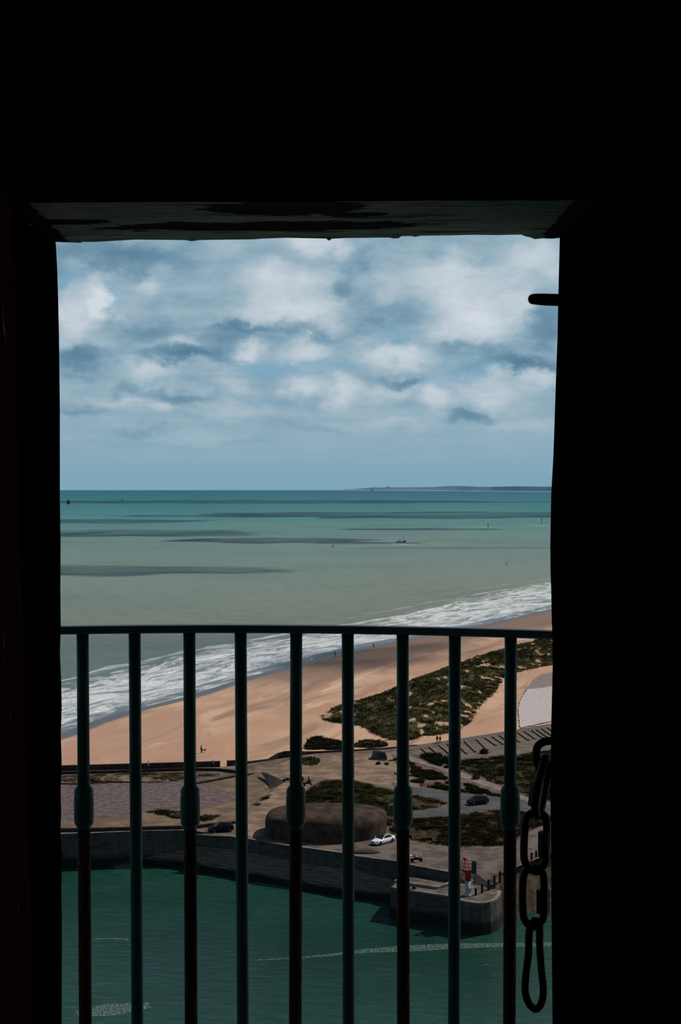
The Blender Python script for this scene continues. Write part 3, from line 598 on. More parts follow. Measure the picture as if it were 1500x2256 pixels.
for z in (4.3, 4.75): mb.tube([(1.02*math.cos(q*math.pi/12), 1.02*math.sin(q*math.pi/12), z) for q in range(24)], .03, 6, closed=True)
mb.build('gallery_railing', red, lt)
MB().tube([(-.45, 0, 3.8), (-.45, 0, 5.0)], .07, 8).build('lamp_post', red, lt)
MB().lathe([(.1, 4.95), (.16, 5.05), (.32, 5.25), (.34, 5.4), (.2, 5.45)], 16, (-.45, 0, 0)).build('lamp', redb, lt, True)
MB().box((.42, -1.05, 3.35), (1.0, -.9, 5.15)).build('dark_panel', slate, lt)['label'] = 'dark blue panel on the gallery'
MB().box((1.0, -1.07, 3.3), (1.08, -.88, 5.0)).build('panel_frame', red, lt)
mb = MB().tube([(.52, -.1, .3), (.52, -.1, 2.2)], .045, 8)
for z in (.35, 1.1, 2.2): mb.box((.4, -.16, z-.05), (.68, -.04, z+.06))
mb.build('service_pipe', mat('pipe_white', (.75, .75, .74, 1), None, 3, .4), lt)

# mooring / fence posts
postm = mat('dark_timber', (.02, .016, .014, 1), (.035, .028, .024, 1), 3, .9, .1)
pm = None; posts = [(1048, 1973, PIERZ, 'nearest the light tower'), (1062, 1963, 4.5, 'second from the light tower'), (1076, 1953, 4.8, 'third from the light tower, pale capped'), (1089, 1944, 5.1, 'fourth from the light tower'), (1101, 1935, 5.4, 'fifth from the light tower'), (1171, 1894, LAND, 'left one seen through the chain link'), (1181, 1889, LAND, 'right one seen through the chain link')]
fh = {0: 1.15}
for i, (x, y, z, wh) in enumerate(posts):
    p = at(x, y, z)
    if pm is None:
        pm = MB().lathe([(.17, -.6), (.17, 1.0), (.14, 1.05)], 10).build('edge_post', postm); o = pm
    else: o = pm.copy(); C.objects.link(o)
    o.location = p; tag(o, 'short dark post on the bank edge, '+wh, 'post', 'posts along the bank edge')
cap = MB().lathe([(.16, 1.04), (.16, 1.1), (.1, 1.14)], 10).build('post_cap', path_m); cap.parent = [o for o in bpy.data.objects if o.name == 'edge_post.002'][0]
tag(MB().lathe([(.25, 0), (.22, .5), (.3, .55), (.3, .7), (.2, .75)], 12).build('bollard', postm, origin=None), 'dark mooring bollard on the pier edge behind a rusty railing post', 'bollard').location = at(912, 1962, PIERZ)
tag(MB().ball((0, 0, 0), 1, 16, (2.9, .8, .45)).build('dark_hummock', mat('hummock', (.03, .024, .018, 1), (.06, .045, .03, 1), 1), smooth=True), 'low dark hummock at the quay edge in front of the white car', 'hummock').location = at(798, 1878, LAND+.05)

# ------------------------------------------------------------------ vehicles
rub = mat('tyre_rubber', (.008, .008, .008, 1), None, 2, .8, .2); rim_m = mat('wheel_rim', (.12, .12, .125, 1), None, 5, .35, .5, .7)
glass = mat('car_glass', (.010, .016, .018, 1), (.016, .024, .026, 1), 2, .15, .25); lampm = mat('headlamp', (.12, .13, .2, 1), None, 2, .1, .5); silver = mat('bare_silver', (.5, .5, .52, 1), None, 2, .25, .5, .8)
def paint(name, c): return mat(name, c, tuple(x*1.05 for x in c[:3])+(1,), 2, .25 if c[0] > .3 else .45, .5 if c[0] > .3 else .12)
def make_car(pm_, L, Wd, H, kind, loc, rz, label, roofm=None):
    r = empty('car', loc, rz, label, 'car'); h = Wd/2
    if kind == 'saloon': st = [(0, .60, .30, .55), (.03, .80, .22, .64), (.12, .93, .18, .74), (.28, 1, .18, .86), (.36, 1, .18, .92), (.62, 1, .18, .95), (.80, .98, .2, .98), (.93, .92, .24, .97), (.985, .82, .3, .88), (1, .72, .36, .72)]
    else: st = [(0, .62, .30, .58), (.03, .84, .22, .70), (.10, .95, .18, .82), (.24, 1, .18, .94), (.32, 1, .18, .98), (.62, 1, .18, 1.0), (.82, .98, .2, 1.02), (.93, .93, .24, 1.02), (.985, .88, .3, .98), (1, .8, .36, .8)]
    V = []; K = 12
    for fx, w_, z0, z1 in st:
        x = L/2-fx*L; z1 = z1*(H/1.44)
        prof = [(-.9, z0), (-.98, z0+.1*(z1-z0)), (-1, z0+.45*(z1-z0)), (-.97, z0+.75*(z1-z0)), (-.88, z0+.94*(z1-z0)), (-.5, z1+.015), (.5, z1+.015), (.88, z0+.94*(z1-z0)), (.97, z0+.75*(z1-z0)), (1, z0+.45*(z1-z0)), (.98, z0+.1*(z1-z0)), (.9, z0)]
        V += [(x, a*h*w_, z) for a, z in prof]
    fs = [(i*K+k, i*K+(k+1) % K, (i+1)*K+(k+1) % K, (i+1)*K+k) for i in range(len(st)-1) for k in range(K)]+[list(range(K)), [(len(st)-1)*K+k for k in range(K)]]
    mesh('body', V, fs, pm_, r, True)
    zb = .90*(H/1.44)
    if kind == 'saloon': sec = [(.30, zb-.02, .86), (.47, H-.05, .66), (.56, H, .65), (.68, H-.04, .64), (.885, zb+.05, .80)]
    elif kind == 'hatch': sec = [(.24, zb-.02, .86), (.42, H-.04, .68), (.58, H, .68), (.84, H-.08, .66), (.975, zb+.04, .82)]
    # greenhouse: roof, then glass panels between pillars
    def gx(f): return L/2-f*L
    V = []
    for f, z, w_ in sec: V += [(gx(f), -h*w_, z), (gx(f), h*w_, z)]
    base = [(gx(f), s*h*.9, zb) for f in (sec[0][0], sec[-1][0]) for s in (-1, 1)]
    n0 = len(V); V += base
    F_ = [(2*i, 2*i+1, 2*i+3, 2*i+2) for i in range(len(sec)-1)]
    side = lambda s: [n0+s]+[2*i+s for i in range(len(sec))]+[n0+2+s]
    F_ += [side(0), side(1)[::-1], (0, 1, n0+1, n0), (2*len(sec)-2, 2*len(sec)-1, n0+3, n0+2)]
    mesh('cabin', V, F_, pm_, r, bevel=.03)
    if roofm:
        i = 1; q = [(gx(sec[1][0]), -h*.58, sec[1][1]+.012), (gx(sec[1][0]), h*.58, sec[1][1]+.012), (gx(sec[3][0]), h*.56, sec[3][1]+.012), (gx(sec[3][0]), -h*.56, sec[3][1]+.012), (gx(sec[2][0]), h*.58, sec[2][1]+.015), (gx(sec[2][0]), -h*.58, sec[2][1]+.015)]
        mesh('glass_roof', q, [(0, 1, 4, 5), (5, 4, 2, 3)], roofm, r)
    def panel(nm, a, b, c, d, off):
        o_ = Vector(off); cc = (Vector(a)+Vector(b)+Vector(c)+Vector(d))/4; q = [cc+(Vector(v)-cc)*.92+o_ for v in (a, b, c, d)]
        mesh(nm, q+[v-o_*.6 for v in q], [(0, 1, 2, 3), (7, 6, 5, 4), (0, 1, 5, 4), (1, 2, 6, 5), (2, 3, 7, 6), (3, 0, 4, 7)], glass, r)
    s0, s1, s2, s3, s4 = sec
    panel('windshield', (gx(s0[0]), -h*s0[2], s0[1]), (gx(s0[0]), h*s0[2], s0[1]), (gx(s1[0]), h*s1[2], s1[1]), (gx(s1[0]), -h*s1[2], s1[1]), (.02, 0, .02))
    panel('rear_window', (gx(s4[0]), -h*s4[2], s4[1]), (gx(s4[0]), h*s4[2], s4[1]), (gx(s3[0]), h*s3[2], s3[1]), (gx(s3[0]), -h*s3[2], s3[1]), (-.02, 0, .02))
    for s in (-1, 1):
        panel('side_window', (gx(s0[0]+.05), s*h*.89, zb+.03), (gx(s2[0]), s*h*.89, zb+.03), (gx(s2[0]), s*h*.67, H-.05), (gx(s1[0]+.01), s*h*.68, H-.09), (0, s*.025, .01))
        panel('side_window', (gx(s2[0]+.01), s*h*.89, zb+.03), (gx(s4[0]-.05), s*h*.86, zb+.05), (gx(s3[0]), s*h*.67, H-.11), (gx(s2[0]+.01), s*h*.67, H-.05), (0, s*.025, .01))
        MB().ball((L/2-.07*L, s*h*.72, .62*H/1.44), .16, 8, (1.2, 1, .6)).build('headlight', lampm, r, True)
        MB().ball((gx(s0[0]+.06), s*(h+.1), zb+.06), .11, 8, (.7, 1, .7)).build('wing_mirror', pm_, r, True)
        for fx in (.185, .80):
            x = gx(fx); R = .33
            wheel = MB().lathe([(R-.08, -.11), (R, -.08), (R, .08), (R-.08, .11)], 20).build('wheel', rub, r, True); wheel.location = (x, s*(h-.08), R); wheel.rotation_euler = (math.pi/2, 0, 0)
            mbr = MB().lathe([(.06, .115), (.06, .13)], 10).lathe([(.2, .1), (.23, .12), (.23, .1)], 16)
            for k in range(5):
                q = k*2*math.pi/5; mbr.tube([(.04*math.cos(q), .04*math.sin(q), .12), (.21*math.cos(q), .21*math.sin(q), .115)], .025, 5)
            rr = mbr.build('rim', rim_m, wheel)
            if s == 1: rr.rotation_euler = (math.pi, 0, 0)
    if kind == 'saloon':
        MB().box((L/2-.07, -h*.45, .42), (L/2+.01, h*.45, .60)).build('grille', rub, r, bevel=.02)
    MB().box((L/2-.1, -h*.7, .22), (L/2-.02, h*.7, .34)).build('lower_intake', rub, r, bevel=.02)
    return r
# headings: white car noses toward the left and the viewer
make_car(paint('white_car_paint', (.78, .79, .84, 1)), 4.6, 1.78, 1.40, 'saloon', at(843, 1857, LAND+.02), math.radians(180+47), 'white saloon car parked on the gravel beside the bunker', glass)
make_car(paint('black_car_paint', (.004, .005, .008, 1)), 4.1, 1.72, 1.55, 'hatch', at(486, 1832, LAND), math.radians(180+18), 'black hatchback parked against the low wall on the quay')
make_car(paint('dark_red_car_paint', (.024, .003, .007, 1)), 4.0, 1.72, 1.5, 'hatch', at(1052, 1771, LAND+.06), math.radians(180+25), 'dark red hatchback standing on the grey road')
make_car(paint('blue_grey_car_paint', (.03, .07, .09, 1)), 4.1, 1.72, 1.45, 'hatch', at(879, 1782, LAND+.06), math.radians(180+10), 'blue-grey car mostly hidden behind a thick railing post')
def make_scooter(loc, rz, label, light):
    r = empty('motorcycle', loc, rz, label, 'motorcycle'); dk = rub; R = .3
    for x in (.68, -.66):
        w_ = MB().lathe([(R-.1, -.06), (R, -.04), (R, .04), (R-.1, .06)], 16).build('wheel', rub, r, True); w_.location = (x, 0, R); w_.rotation_euler = (math.pi/2, 0, 0)
        MB().lathe([(.18, -.03), (.18, .03)], 12).build('rim', rim_m, w_)
    MB().ball((0, 0, .5), .32, 12, (1.5, .55, .75)).build('engine_body', dk, r, True)
    MB().ball((.12, 0, .82), .22, 12, (1.3, .7, .6)).build('tank', light, r, True)
    MB().ball((-.42, 0, .85), .2, 12, (2.0, .75, .35)).build('seat', dk, r, True)
    MB().tube([(.68, 0, .3), (.55, 0, .75), (.42, 0, 1.08)], .05, 8).tube([(.4, -.36, 1.08), (.46, 0, 1.1), (.4, .36, 1.08)], .025, 8).build('fork_and_handlebar', silver, r, True)
    MB().ball((.6, 0, .9), .16, 10, (.8, 1, 1.1)).build('headlight', silver, r, True)
    MB().box((-1.02, -.22, .8), (-.68, .22, 1.08)).build('top_case', light, r, bevel=.05)
    MB().add([(.62, -.2, .95), (.62, .2, .95), (.48, .17, 1.3), (.48, -.17, 1.3), (.60, -.2, .95), (.60, .2, .95), (.46, .17, 1.3), (.46, -.17, 1.3)], [(0, 1, 2, 3), (7, 6, 5, 4), (0, 1, 5, 4), (1, 2, 6, 5), (2, 3, 7, 6), (3, 0, 4, 7)]).build('windscreen', light, r)
    MB().tube([(.1, .14, .3), (-.5, .17, .3), (-.9, .17, .4)], .05, 8).build('exhaust', silver, r, True)
    return r
make_scooter(at(917, 1899, LAND+.02), math.radians(12), 'dark motorcycle with white parts parked on the gravel lot', paint('bike_white', (.8, .8, .8, 1)))
m1 = make_scooter(at(678, 1730, LAND+.05), math.radians(200), 'motorcycle with a rider on the sandy track above the grass mound', paint('bike_blue_grey', (.18, .22, .3, 1)))
make_scooter(at(633, 1723, LAND+.05), math.radians(190), 'motorcycle half hidden behind a railing post on the sandy track', paint('bike_grey', (.1, .13, .15, 1)))

# ------------------------------------------------------------------ people (one skinned body each)
skin = mat('skin', (.30, .17, .12, 1), None, 4, .6); hair_m = mat('dark_hair', (.012, .009, .007, 1), None, 4, .7)
def skinned(name, verts, edges, radii, m, parent, root=0, sub=1):
    me = bpy.data.meshes.new(name); me.from_pydata(verts, edges, []); o = bpy.data.objects.new(name, me); C.objects.link(o); o.parent = parent
    me.materials.append(m); sk = o.modifiers.new('skin', 'SKIN'); sk.use_smooth_shade = True
    if not me.skin_vertices: 
        bm = bmesh.new(); bm.from_mesh(me); bm.verts.layers.skin.verify(); bm.to_mesh(me); bm.free()
    for i, r in enumerate(radii):
        me.skin_vertices[0].data[i].radius = (r, r*.9) if not isinstance(r, tuple) else r; me.skin_vertices[0].data[i].use_root = (i == root)
    s2 = o.modifiers.new('sub', 'SUBSURF'); s2.levels = sub; s2.render_levels = sub
    return o
def make_person(loc, rz, label, top_c, leg_c, pose='walk', hgt=1.74, hat=None):
    r = empty('person', loc, rz, label, 'person'); k = hgt/1.75; r.scale = (k, k, k)
    P = dict(pel=(0, 0, .95), belly=(0, 0, 1.12), chest=(0, .0, 1.32), neck=(0, 0, 1.48), jaw=(0, .02, 1.56), head=(0, 0, 1.66), crown=(0, -.01, 1.72),
             hl=(-.1, 0, .9), hr=(.1, 0, .9), sl=(-.17, 0, 1.42), sr=(.17, 0, 1.42))
    if pose == 'walk':
        P.update(kl=(-.1, .2, .5), al=(-.1, .24, .09), tl=(-.1, .42, .04), kr=(.1, -.02, .5), ar=(.1, -.34, .13), tr=(.1, -.2, .04), el=(-.24, -.12, 1.16), wl=(-.24, -.1, .9), er=(.24, .06, 1.15), wr=(.24, .22, .93))
    elif pose == 'stand':
        P.update(kl=(-.12, .02, .5), al=(-.13, 0, .09), tl=(-.14, .18, .04), kr=(.12, .03, .5), ar=(.13, .02, .09), tr=(.15, .2, .04), el=(-.26, -.02, 1.15), wl=(-.24, .08, .9), er=(.26, -.02, 1.15), wr=(.23, .1, .91))
    elif pose == 'ride':
        for q in ('pel', 'belly', 'chest', 'neck', 'jaw', 'head', 'crown', 'hl', 'hr', 'sl', 'sr'): a = P[q]; P[q] = (a[0], a[1]+(a[2]-.95)*.25-.15, a[2]+.0)
        P.update(kl=(-.24, .26, .78), al=(-.22, .1, .36), tl=(-.22, .26, .3), kr=(.24, .26, .78), ar=(.22, .1, .36), tr=(.22, .26, .3), el=(-.3, .2, 1.18), wl=(-.32, .4, 1.08), er=(.3, .2, 1.18), wr=(.32, .4, 1.08))
    names = list(P); V = [P[q] for q in names]; ix = {q: i for i, q in enumerate(names)}
    E = [(ix[a], ix[b]) for a, b in (('pel', 'belly'), ('belly', 'chest'), ('chest', 'neck'), ('neck', 'jaw'), ('jaw', 'head'), ('head', 'crown'), ('pel', 'hl'), ('pel', 'hr'), ('hl', 'kl'), ('kl', 'al'), ('al', 'tl'), ('hr', 'kr'), ('kr', 'ar'), ('ar', 'tr'), ('chest', 'sl'), ('chest', 'sr'), ('sl', 'el'), ('el', 'wl'), ('sr', 'er'), ('er', 'wr'))]
    R = dict(pel=.14, belly=.13, chest=.15, neck=.055, jaw=.07, head=.095, crown=.07, hl=.09, hr=.09, kl=.058, kr=.058, al=.042, ar=.042, tl=.035, tr=.035, sl=.07, sr=.07, el=.042, er=.042, wl=.028, wr=.028)
    rad = [R[q] for q in names]
    for s_2, wn in ((-1, 'wl'), (1, 'wr')):                        # palm, five fingers
        en = 'e'+wn[1]; w_ = Vector(P[wn]); d = (w_-Vector(P[en])).normalized(); palm = w_+d*.06; V.append(tuple(palm)); E.append((ix[wn], len(V)-1)); pi = len(V)-1; rad.append(.032)
        a = d.cross(Vector((1, 0, 0))).normalized()
        for j, L_ in enumerate((.075, .085, .08, .065)):
            kx = palm+d*.04+a*(j-1.5)*.022; tip = kx+d*L_*.8-Vector((s_2, 0, 0))*L_*.4; V += [tuple(kx), tuple(tip)]; rad += [.010, .008]; E += [(pi, len(V)-2), (len(V)-2, len(V)-1)]
        th = palm+a*.045+d*.0; V += [tuple(th), tuple(th+d*.045+a*.01)]; rad += [.011, .009]; E += [(pi, len(V)-2), (len(V)-2, len(V)-1)]
    V.append((P['head'][0], P['head'][1]+.105, P['head'][2]-.01)); rad.append(.014); E.append((ix['head'], len(V)-1))    # nose
    skinned('body', V, E, rad, skin, r, ix['pel'])
    tm = mat('top_cloth', top_c, None, 6, .9, .1, local=True); lm = mat('leg_cloth', leg_c, None, 6, .9, .1, local=True)
    def sub(nm, keys, edges, gr, m):
        v = [P[q] for q in keys]; e = [(keys.index(a), keys.index(b)) for a, b in edges]; skinned(nm, v, e, [R[q]*gr+.012 for q in keys], m, r)
    sub('jacket', ['belly', 'chest', 'sl', 'sr', 'el', 'er', 'wl', 'wr', 'pel', 'neck'], [('pel', 'belly'), ('belly', 'chest'), ('chest', 'neck'), ('chest', 'sl'), ('chest', 'sr'), ('sl', 'el'), ('sr', 'er'), ('el', 'wl'), ('er', 'wr')], 1.12, tm)
    sub('trousers', ['pel', 'hl', 'hr', 'kl', 'kr', 'al', 'ar'], [('pel', 'hl'), ('pel', 'hr'), ('hl', 'kl'), ('hr', 'kr'), ('kl', 'al'), ('kr', 'ar')], 1.1, lm)
    hd = Vector(P['head']); MB().ball(hd+Vector((0, -.015, .03)), .118 if hat else .105, 12, (1, 1.05, 1)).build('helmet' if hat else 'hair', hat or hair_m, r, True)
    for s in 'lr': a = Vector(P['a'+s]); b_ = Vector(P['t'+s]); MB().tube([a+Vector((0, -.05, -.04)), (a+b_)/2+Vector((0, 0, -.03)), b_], [.05, .05, .035], 8).build('shoe', rub, r, True)
    return r
dk = (.015, .015, .018, 1); nv = (.012, .018, .03, 1)
make_person(hit(443.5, 1659), math.radians(-60), 'person in dark clothes standing on the sand with a dog', dk, dk, 'stand')
make_person(at(469, 1693, LAND+.05), math.radians(-95), 'person in a grey jacket walking along the promenade', (.09, .09, .11, 1), dk, 'walk')
make_person(at(326.5, 1696.5, LAND+.05), math.radians(70), 'person in a pale green top walking beside the parapet', (.09, .15, .13, 1), nv, 'walk')
make_person(hit(823, 1427), math.radians(40), 'distant dark figure at the waterline, farther of two', dk, dk, 'walk')
make_person(hit(738.5, 1446), math.radians(-70), 'distant dark figure at the waterline left of a railing bar', dk, dk, 'walk')
make_person(at(963, 1637, LAND+.07), math.radians(120), 'left walker of the pair on the crest path, all in black', dk, dk, 'walk')
make_person(at(969.5, 1637, LAND+.07), math.radians(100), 'right walker of the pair on the crest path, in a blue-grey jacket', (.04, .055, .09, 1), dk, 'walk')
wh = mat('white_helmet', (.8, .8, .8, 1), None, 3, .3)
make_person(at(666, 1729, LAND+.05), math.radians(-40), 'person in a dark jacket and white helmet standing by the motorcycle', nv, (.02, .008, .008, 1), 'stand', 1.8, wh)
make_person(at(680, 1730.5, LAND+.05), math.radians(110), 'rider in black seated on the motorcycle on the sandy track', dk, dk, 'ride', 1.7, hair_m)
def make_dog(loc, rz, label):
    r = empty('dog', loc, rz, label, 'dog')
    V = [(0, -.3, .5), (0, 0, .48), (0, .25, .5), (0, .38, .62), (0, .48, .72), (0, .62, .68), (-.09, -.32, .33), (-.09, -.42, .2), (-.09, -.38, .03), (.09, -.32, .33), (.09, -.42, .2), (.09, -.38, .03), (-.09, .25, .28), (-.09, .25, .03), (.09, .27, .28), (.09, .27, .03), (0, -.45, .52), (0, -.62, .62), (-.05, .46, .82), (.05, .46, .82)]
    E = [(0, 1), (1, 2), (2, 3), (3, 4), (4, 5), (0, 6), (6, 7), (7, 8), (0, 9), (9, 10), (10, 11), (2, 12), (12, 13), (2, 14), (14, 15), (0, 16), (16, 17), (4, 18), (4, 19)]
    R = [.11, .11, .14, .08, .085, .04, .06, .035, .03, .06, .035, .03, .045, .03, .045, .03, .025, .015, .02, .02]
    skinned('body', V, E, R, mat('black_fur', (.012, .010, .009, 1), None, 8, .9), r, 1)
    MB().tube([(0, .33, .6), (0, .36, .56)], .1, 10).build('collar', mat('collar', (.05, .02, .01, 1)), r)
    return r
make_dog(hit(449, 1657), math.radians(-100), 'black dog beside the person on the sand')

# ------------------------------------------------------------------ out at sea
sail_m = mat('sail_cloth', (.6, .62, .62, 1), None, 2, .8); dkhull = mat('dark_hull', (.02, .03, .035, 1), (.03, .04, .045, 1), 1)
def sailboat(px, py, label, sc, sm):
    r = empty('sailboat', at(px, py, 0), .5, label, 'sailboat'); r.scale = (sc,)*3
    V = []
    for x, w_, z in ((-4, 1.0, 0), (-2, 1.4, 0), (1, 1.5, 0), (3.5, .8, 0), (5, .05, .1)): V += [(x, -w_*.7, -.3), (x, w_*.7, -.3), (x, w_, .9+z), (x, -w_, .9+z)]
    mesh('hull', V, [(4*i+k, 4*i+(k+1) % 4, 4*i+4+(k+1) % 4, 4*i+4+k) for i in range(4) for k in range(4)]+[(0, 1, 2, 3)], dkhull, r)
    MB().tube([(.5, 0, .8), (.5, 0, 13)], .09, 6).build('mast', dkhull, r)
    MB().add([(.4, .05, 1.8), (.4, .05, 12.5), (-4, .5, 1.8), (.4, -.02, 1.8), (.4, -.02, 12.5), (-4, .43, 1.8)], [(0, 1, 2), (5, 4, 3), (0, 2, 5, 3), (1, 0, 3, 4), (2, 1, 4, 5)]).build('mainsail', sm, r)
    MB().add([(.7, .0, 11), (4.6, .0, 1.2), (.9, .5, 1.6), (.7, .05, 11), (4.6, .05, 1.2), (.9, .55, 1.6)], [(0, 1, 2), (5, 4, 3), (0, 1, 4, 3), (1, 2, 5, 4)]).build('jib', sm, r)
sailboat(150, 1111, 'dark distant sailboat near the left jamb, on the horizon water', 1.6, dkhull)
sailboat(269, 1104, 'tiny pale sailboat near the horizon on the left', 1.4, sail_m)
fb = empty('fishing_boat', at(884, 1195.5, 0), math.radians(172), 'small fishing boat with a dark mast trailing white wake', 'boat')
hullw = mat('pale_hull', (.42, .46, .46, 1), (.5, .54, .54, 1), .5, .6)
V = []
for x, w_, z in ((-5, 1.7, 0), (-2, 2.0, 0), (2, 1.9, .1), (4, 1.2, .4), (5.8, .05, .9)): V += [(x, -w_*.6, -.4), (x, w_*.6, -.4), (x, w_, 1.3+z), (x, -w_, 1.3+z)]
mesh('hull', V, [(4*i+k, 4*i+(k+1) % 4, 4*i+4+(k+1) % 4, 4*i+4+k) for i in range(4) for k in range(4)]+[(0, 1, 2, 3)], hullw, fb)
MB().box((.2, -1.1, 1.2), (2.8, 1.1, 3.8)).build('wheelhouse', mat('wheelhouse_white', (.7, .72, .72, 1)), fb, bevel=.15)
MB().tube([(-1.8, 0, 1), (-1.8, 0, 9.5)], .16, 6).tube([(-1.8, 0, 8), (-4.6, 0, 2)], .08, 6).build('mast', dkhull, fb)
MB().box((-4.8, -1.3, 1.2), (-2.6, 1.3, 2.3)).build('deck_gear', dkhull, fb)
sea_foam, t = newmat('sea_foam'); P = t.pos(); n_ = t.noise(t.v('MULTIPLY', P, (.03, .12, 0)), 1, 6, .7)
tr = t.n('ShaderNodeBsdfTransparent'); mx = t.n('ShaderNodeMixShader'); t.put(mx.inputs[0], t.ss(n_, .40, .6))
t.nt.links.new(tr.outputs[0], mx.inputs[1]); t.nt.links.new(t.bsdf((.5, .55, .53, 1), .7, .1), mx.inputs[2]); t.out(mx.outputs[0])
for pts, w in (([(862, 1197.5), (880, 1199), (905, 1200.5), (935, 1200)], [8, 22, 14, 4]), ([(864, 1194.5), (900, 1194), (965, 1198)], [6, 12, 5]), ([(1040, 1160), (1080, 1162), (1115, 1161.5)], [8, 16, 6]), ([(1150, 1157), (1190, 1158), (1260, 1157)], [10, 30, 20])):
    tag(ribbon('wave_foam', [at(x, y, 0) for x, y in pts], [v*1.0 for v in w], .04, sea_foam), kind='stuff', label='streak of white foam out on the sea')
def buoy(px, py, label, c, s):
    r = empty('buoy', at(px, py, 0), 0, label, 'buoy'); r.scale = (s,)*3; m = mat('buoy_paint', c)
    MB().lathe([(.3, -.4), (1.0, -.1), (1.0, .5), (.7, .7)], 16).build('float', m, r); MB().lathe([(.6, .65), (.15, 2.2), (.15, 2.5)], 8).build('tower', m, r); MB().lathe([(.25, 2.45), (.25, 2.7), (.05, 2.9)], 8).build('lamp', m, r)
buoy(733.5, 1205, 'orange-brown buoy left of the fishing boat', (.25, .10, .03, 1), 1.0)
buoy(1116.5, 1244, 'yellow buoy beyond the right-hand breakers', (.45, .32, .04, 1), .8)
def marker(px, py, h, label):
    r = empty('channel_marker', at(px, py, 0), 0, label, 'marker post'); MB().tube([(0, 0, -.5), (0, 0, h)], .35, 8).build('pole', dkhull, r); MB().lathe([(.8, h-.2), (.8, h+.9), (.1, h+1.6)], 8).build('topmark', dkhull, r)
marker(1075, 1163, 5, 'dark marker post in the foam right of the fishing boat'); marker(1193, 1158, 10, 'tall dark marker post near the right jamb, out at sea')
# distant coast
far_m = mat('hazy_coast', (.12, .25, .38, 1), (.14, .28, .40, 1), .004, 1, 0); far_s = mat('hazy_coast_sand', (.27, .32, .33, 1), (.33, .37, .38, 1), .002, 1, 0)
cl = [(740, 1080.1, 0), (800, 1080.6, 10), (830, 1080.9, 14), (900, 1081.4, 16), (960, 1081.8, 18), (1020, 1082.2, 22), (1090, 1082.8, 22), (1150, 1083.4, 22), (1215, 1084, 22), (1400, 1086, 22), (1900, 1092, 20)]
P_ = [at(x, y, 0) for x, y, h in cl]; K = 40; V = []; Fc = []; cc = []
for i in range(len(P_)-1):
    for k in range(K): cc.append((P_[i].lerp(P_[i+1], k/K), cl[i][2]+(cl[i+1][2]-cl[i][2])*k/K))
rows = ((0, .1), (260, 3), (700, .9), (1400, 1.0), (2600, .6))
for p, h in cc:
    f = p.y/20000
    for dy_, hf in rows:
        hz = .3+(9 if dy_ else 0) if dy_ <= 260 else hf*h*2.6*(1+.3*noise.noise((p.x*.002, dy_*.002, 1)))*(.6+.7*f)
        V.append((p.x, p.y+dy_*f, hz))
n = 5; Fc = [(i*n+k, (i+1)*n+k, (i+1)*n+k+1, i*n+k+1) for i in range(len(cc)-1) for k in range(n-1)]
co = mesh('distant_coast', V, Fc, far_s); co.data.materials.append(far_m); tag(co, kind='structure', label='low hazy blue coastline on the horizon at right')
for p in co.data.polygons: p.material_index = 0 if (p.index % 4) == 0 else 1
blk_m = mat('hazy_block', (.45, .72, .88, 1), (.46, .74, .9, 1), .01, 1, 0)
def block(px, wpx, hpx, label):
    p = at(px, 1080.9, 0); p.y += 400; s = p.y/F; w_ = wpx*s; h = hpx*s
    r = empty('distant_building', p, 0, label, 'building'); MB().box((-w_/2, -60, 0), (w_/2, 60, h)).box((-w_*.2, -40, h), (w_*.2, 40, h*1.15)).build('tower_block', blk_m, r)
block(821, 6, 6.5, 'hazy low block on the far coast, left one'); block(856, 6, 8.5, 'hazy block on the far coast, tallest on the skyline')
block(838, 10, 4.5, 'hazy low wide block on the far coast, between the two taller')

# ------------------------------------------------------------------ real cumulus overhead, shading the sea (base about 1500 m up)
cl_m, t = newmat('cloud_vapour'); P = t.pos(); tr = t.n('ShaderNodeBsdfTransparent'); mx = t.n('ShaderNodeMixShader')
t.put(mx.inputs[0], t.m('ADD', .14, t.m('MULTIPLY', t.ss(t.noise(P, .004, 5), .35, .6), .36)))
t.nt.links.new(tr.outputs[0], mx.inputs[1]); t.nt.links.new(t.bsdf((.85, .85, .86, 1), 1, 0), mx.inputs[2]); t.out(mx.outputs[0])
def cloud(px, py, rx, rdepth_px, seed):
    g = at(px, py, 0); hh = 1500; c = g+Vector((SUN_AZ.x, SUN_AZ.y, 0))*(hh/math.tan(SUN_EL)); c.z = hh
    a = at(px, py-rdepth_px, 0).y; b_ = at(px, py+rdepth_px, 0).y; ry = abs(a-b_)/2; rxw = rx*g.y/F
    bm = bmesh.new(); bmesh.ops.create_icosphere(bm, subdivisions=5, radius=1)
    for v in bm.verts:
        q = v.co.copy(); k = 1+.6*noise.noise(q*1.4+Vector((seed, 0, 0)))+.45*noise.noise(Vector((q.x*9, q.y*4, q.z))+Vector((0, seed, 0)))
        v.co = Vector((q.x*rxw*k, q.y*ry*k, (q.z*k if q.z > 0 else q.z*.25)*min(rxw, ry, 250)))
    me = bpy.data.meshes.new('cloud'); bm.to_mesh(me); bm.free(); me.materials.append(cl_m); o = bpy.data.objects.new('cloud', me); C.objects.link(o); o.location = c
    tag(o, 'high grey-white cumulus cloud drifting over the sea', 'cloud', 'clouds high over the sea')
for a in ((280, 1256, 300, 9, 1), (330, 1174, 200, 7, 3), (600, 1190, 190, 5, 4), (230, 1148, 190, 4, 5), (420, 1136, 120, 2, 13), (960, 1166, 170, 2, 14), (960, 1133, 420, 6, 6), (500, 1105, 560, 3, 8), (800, 1196, 120, 2, 9), (1050, 1207, 200, 2, 10), (850, 1452, 190, 22, 11)): cloud(*a)

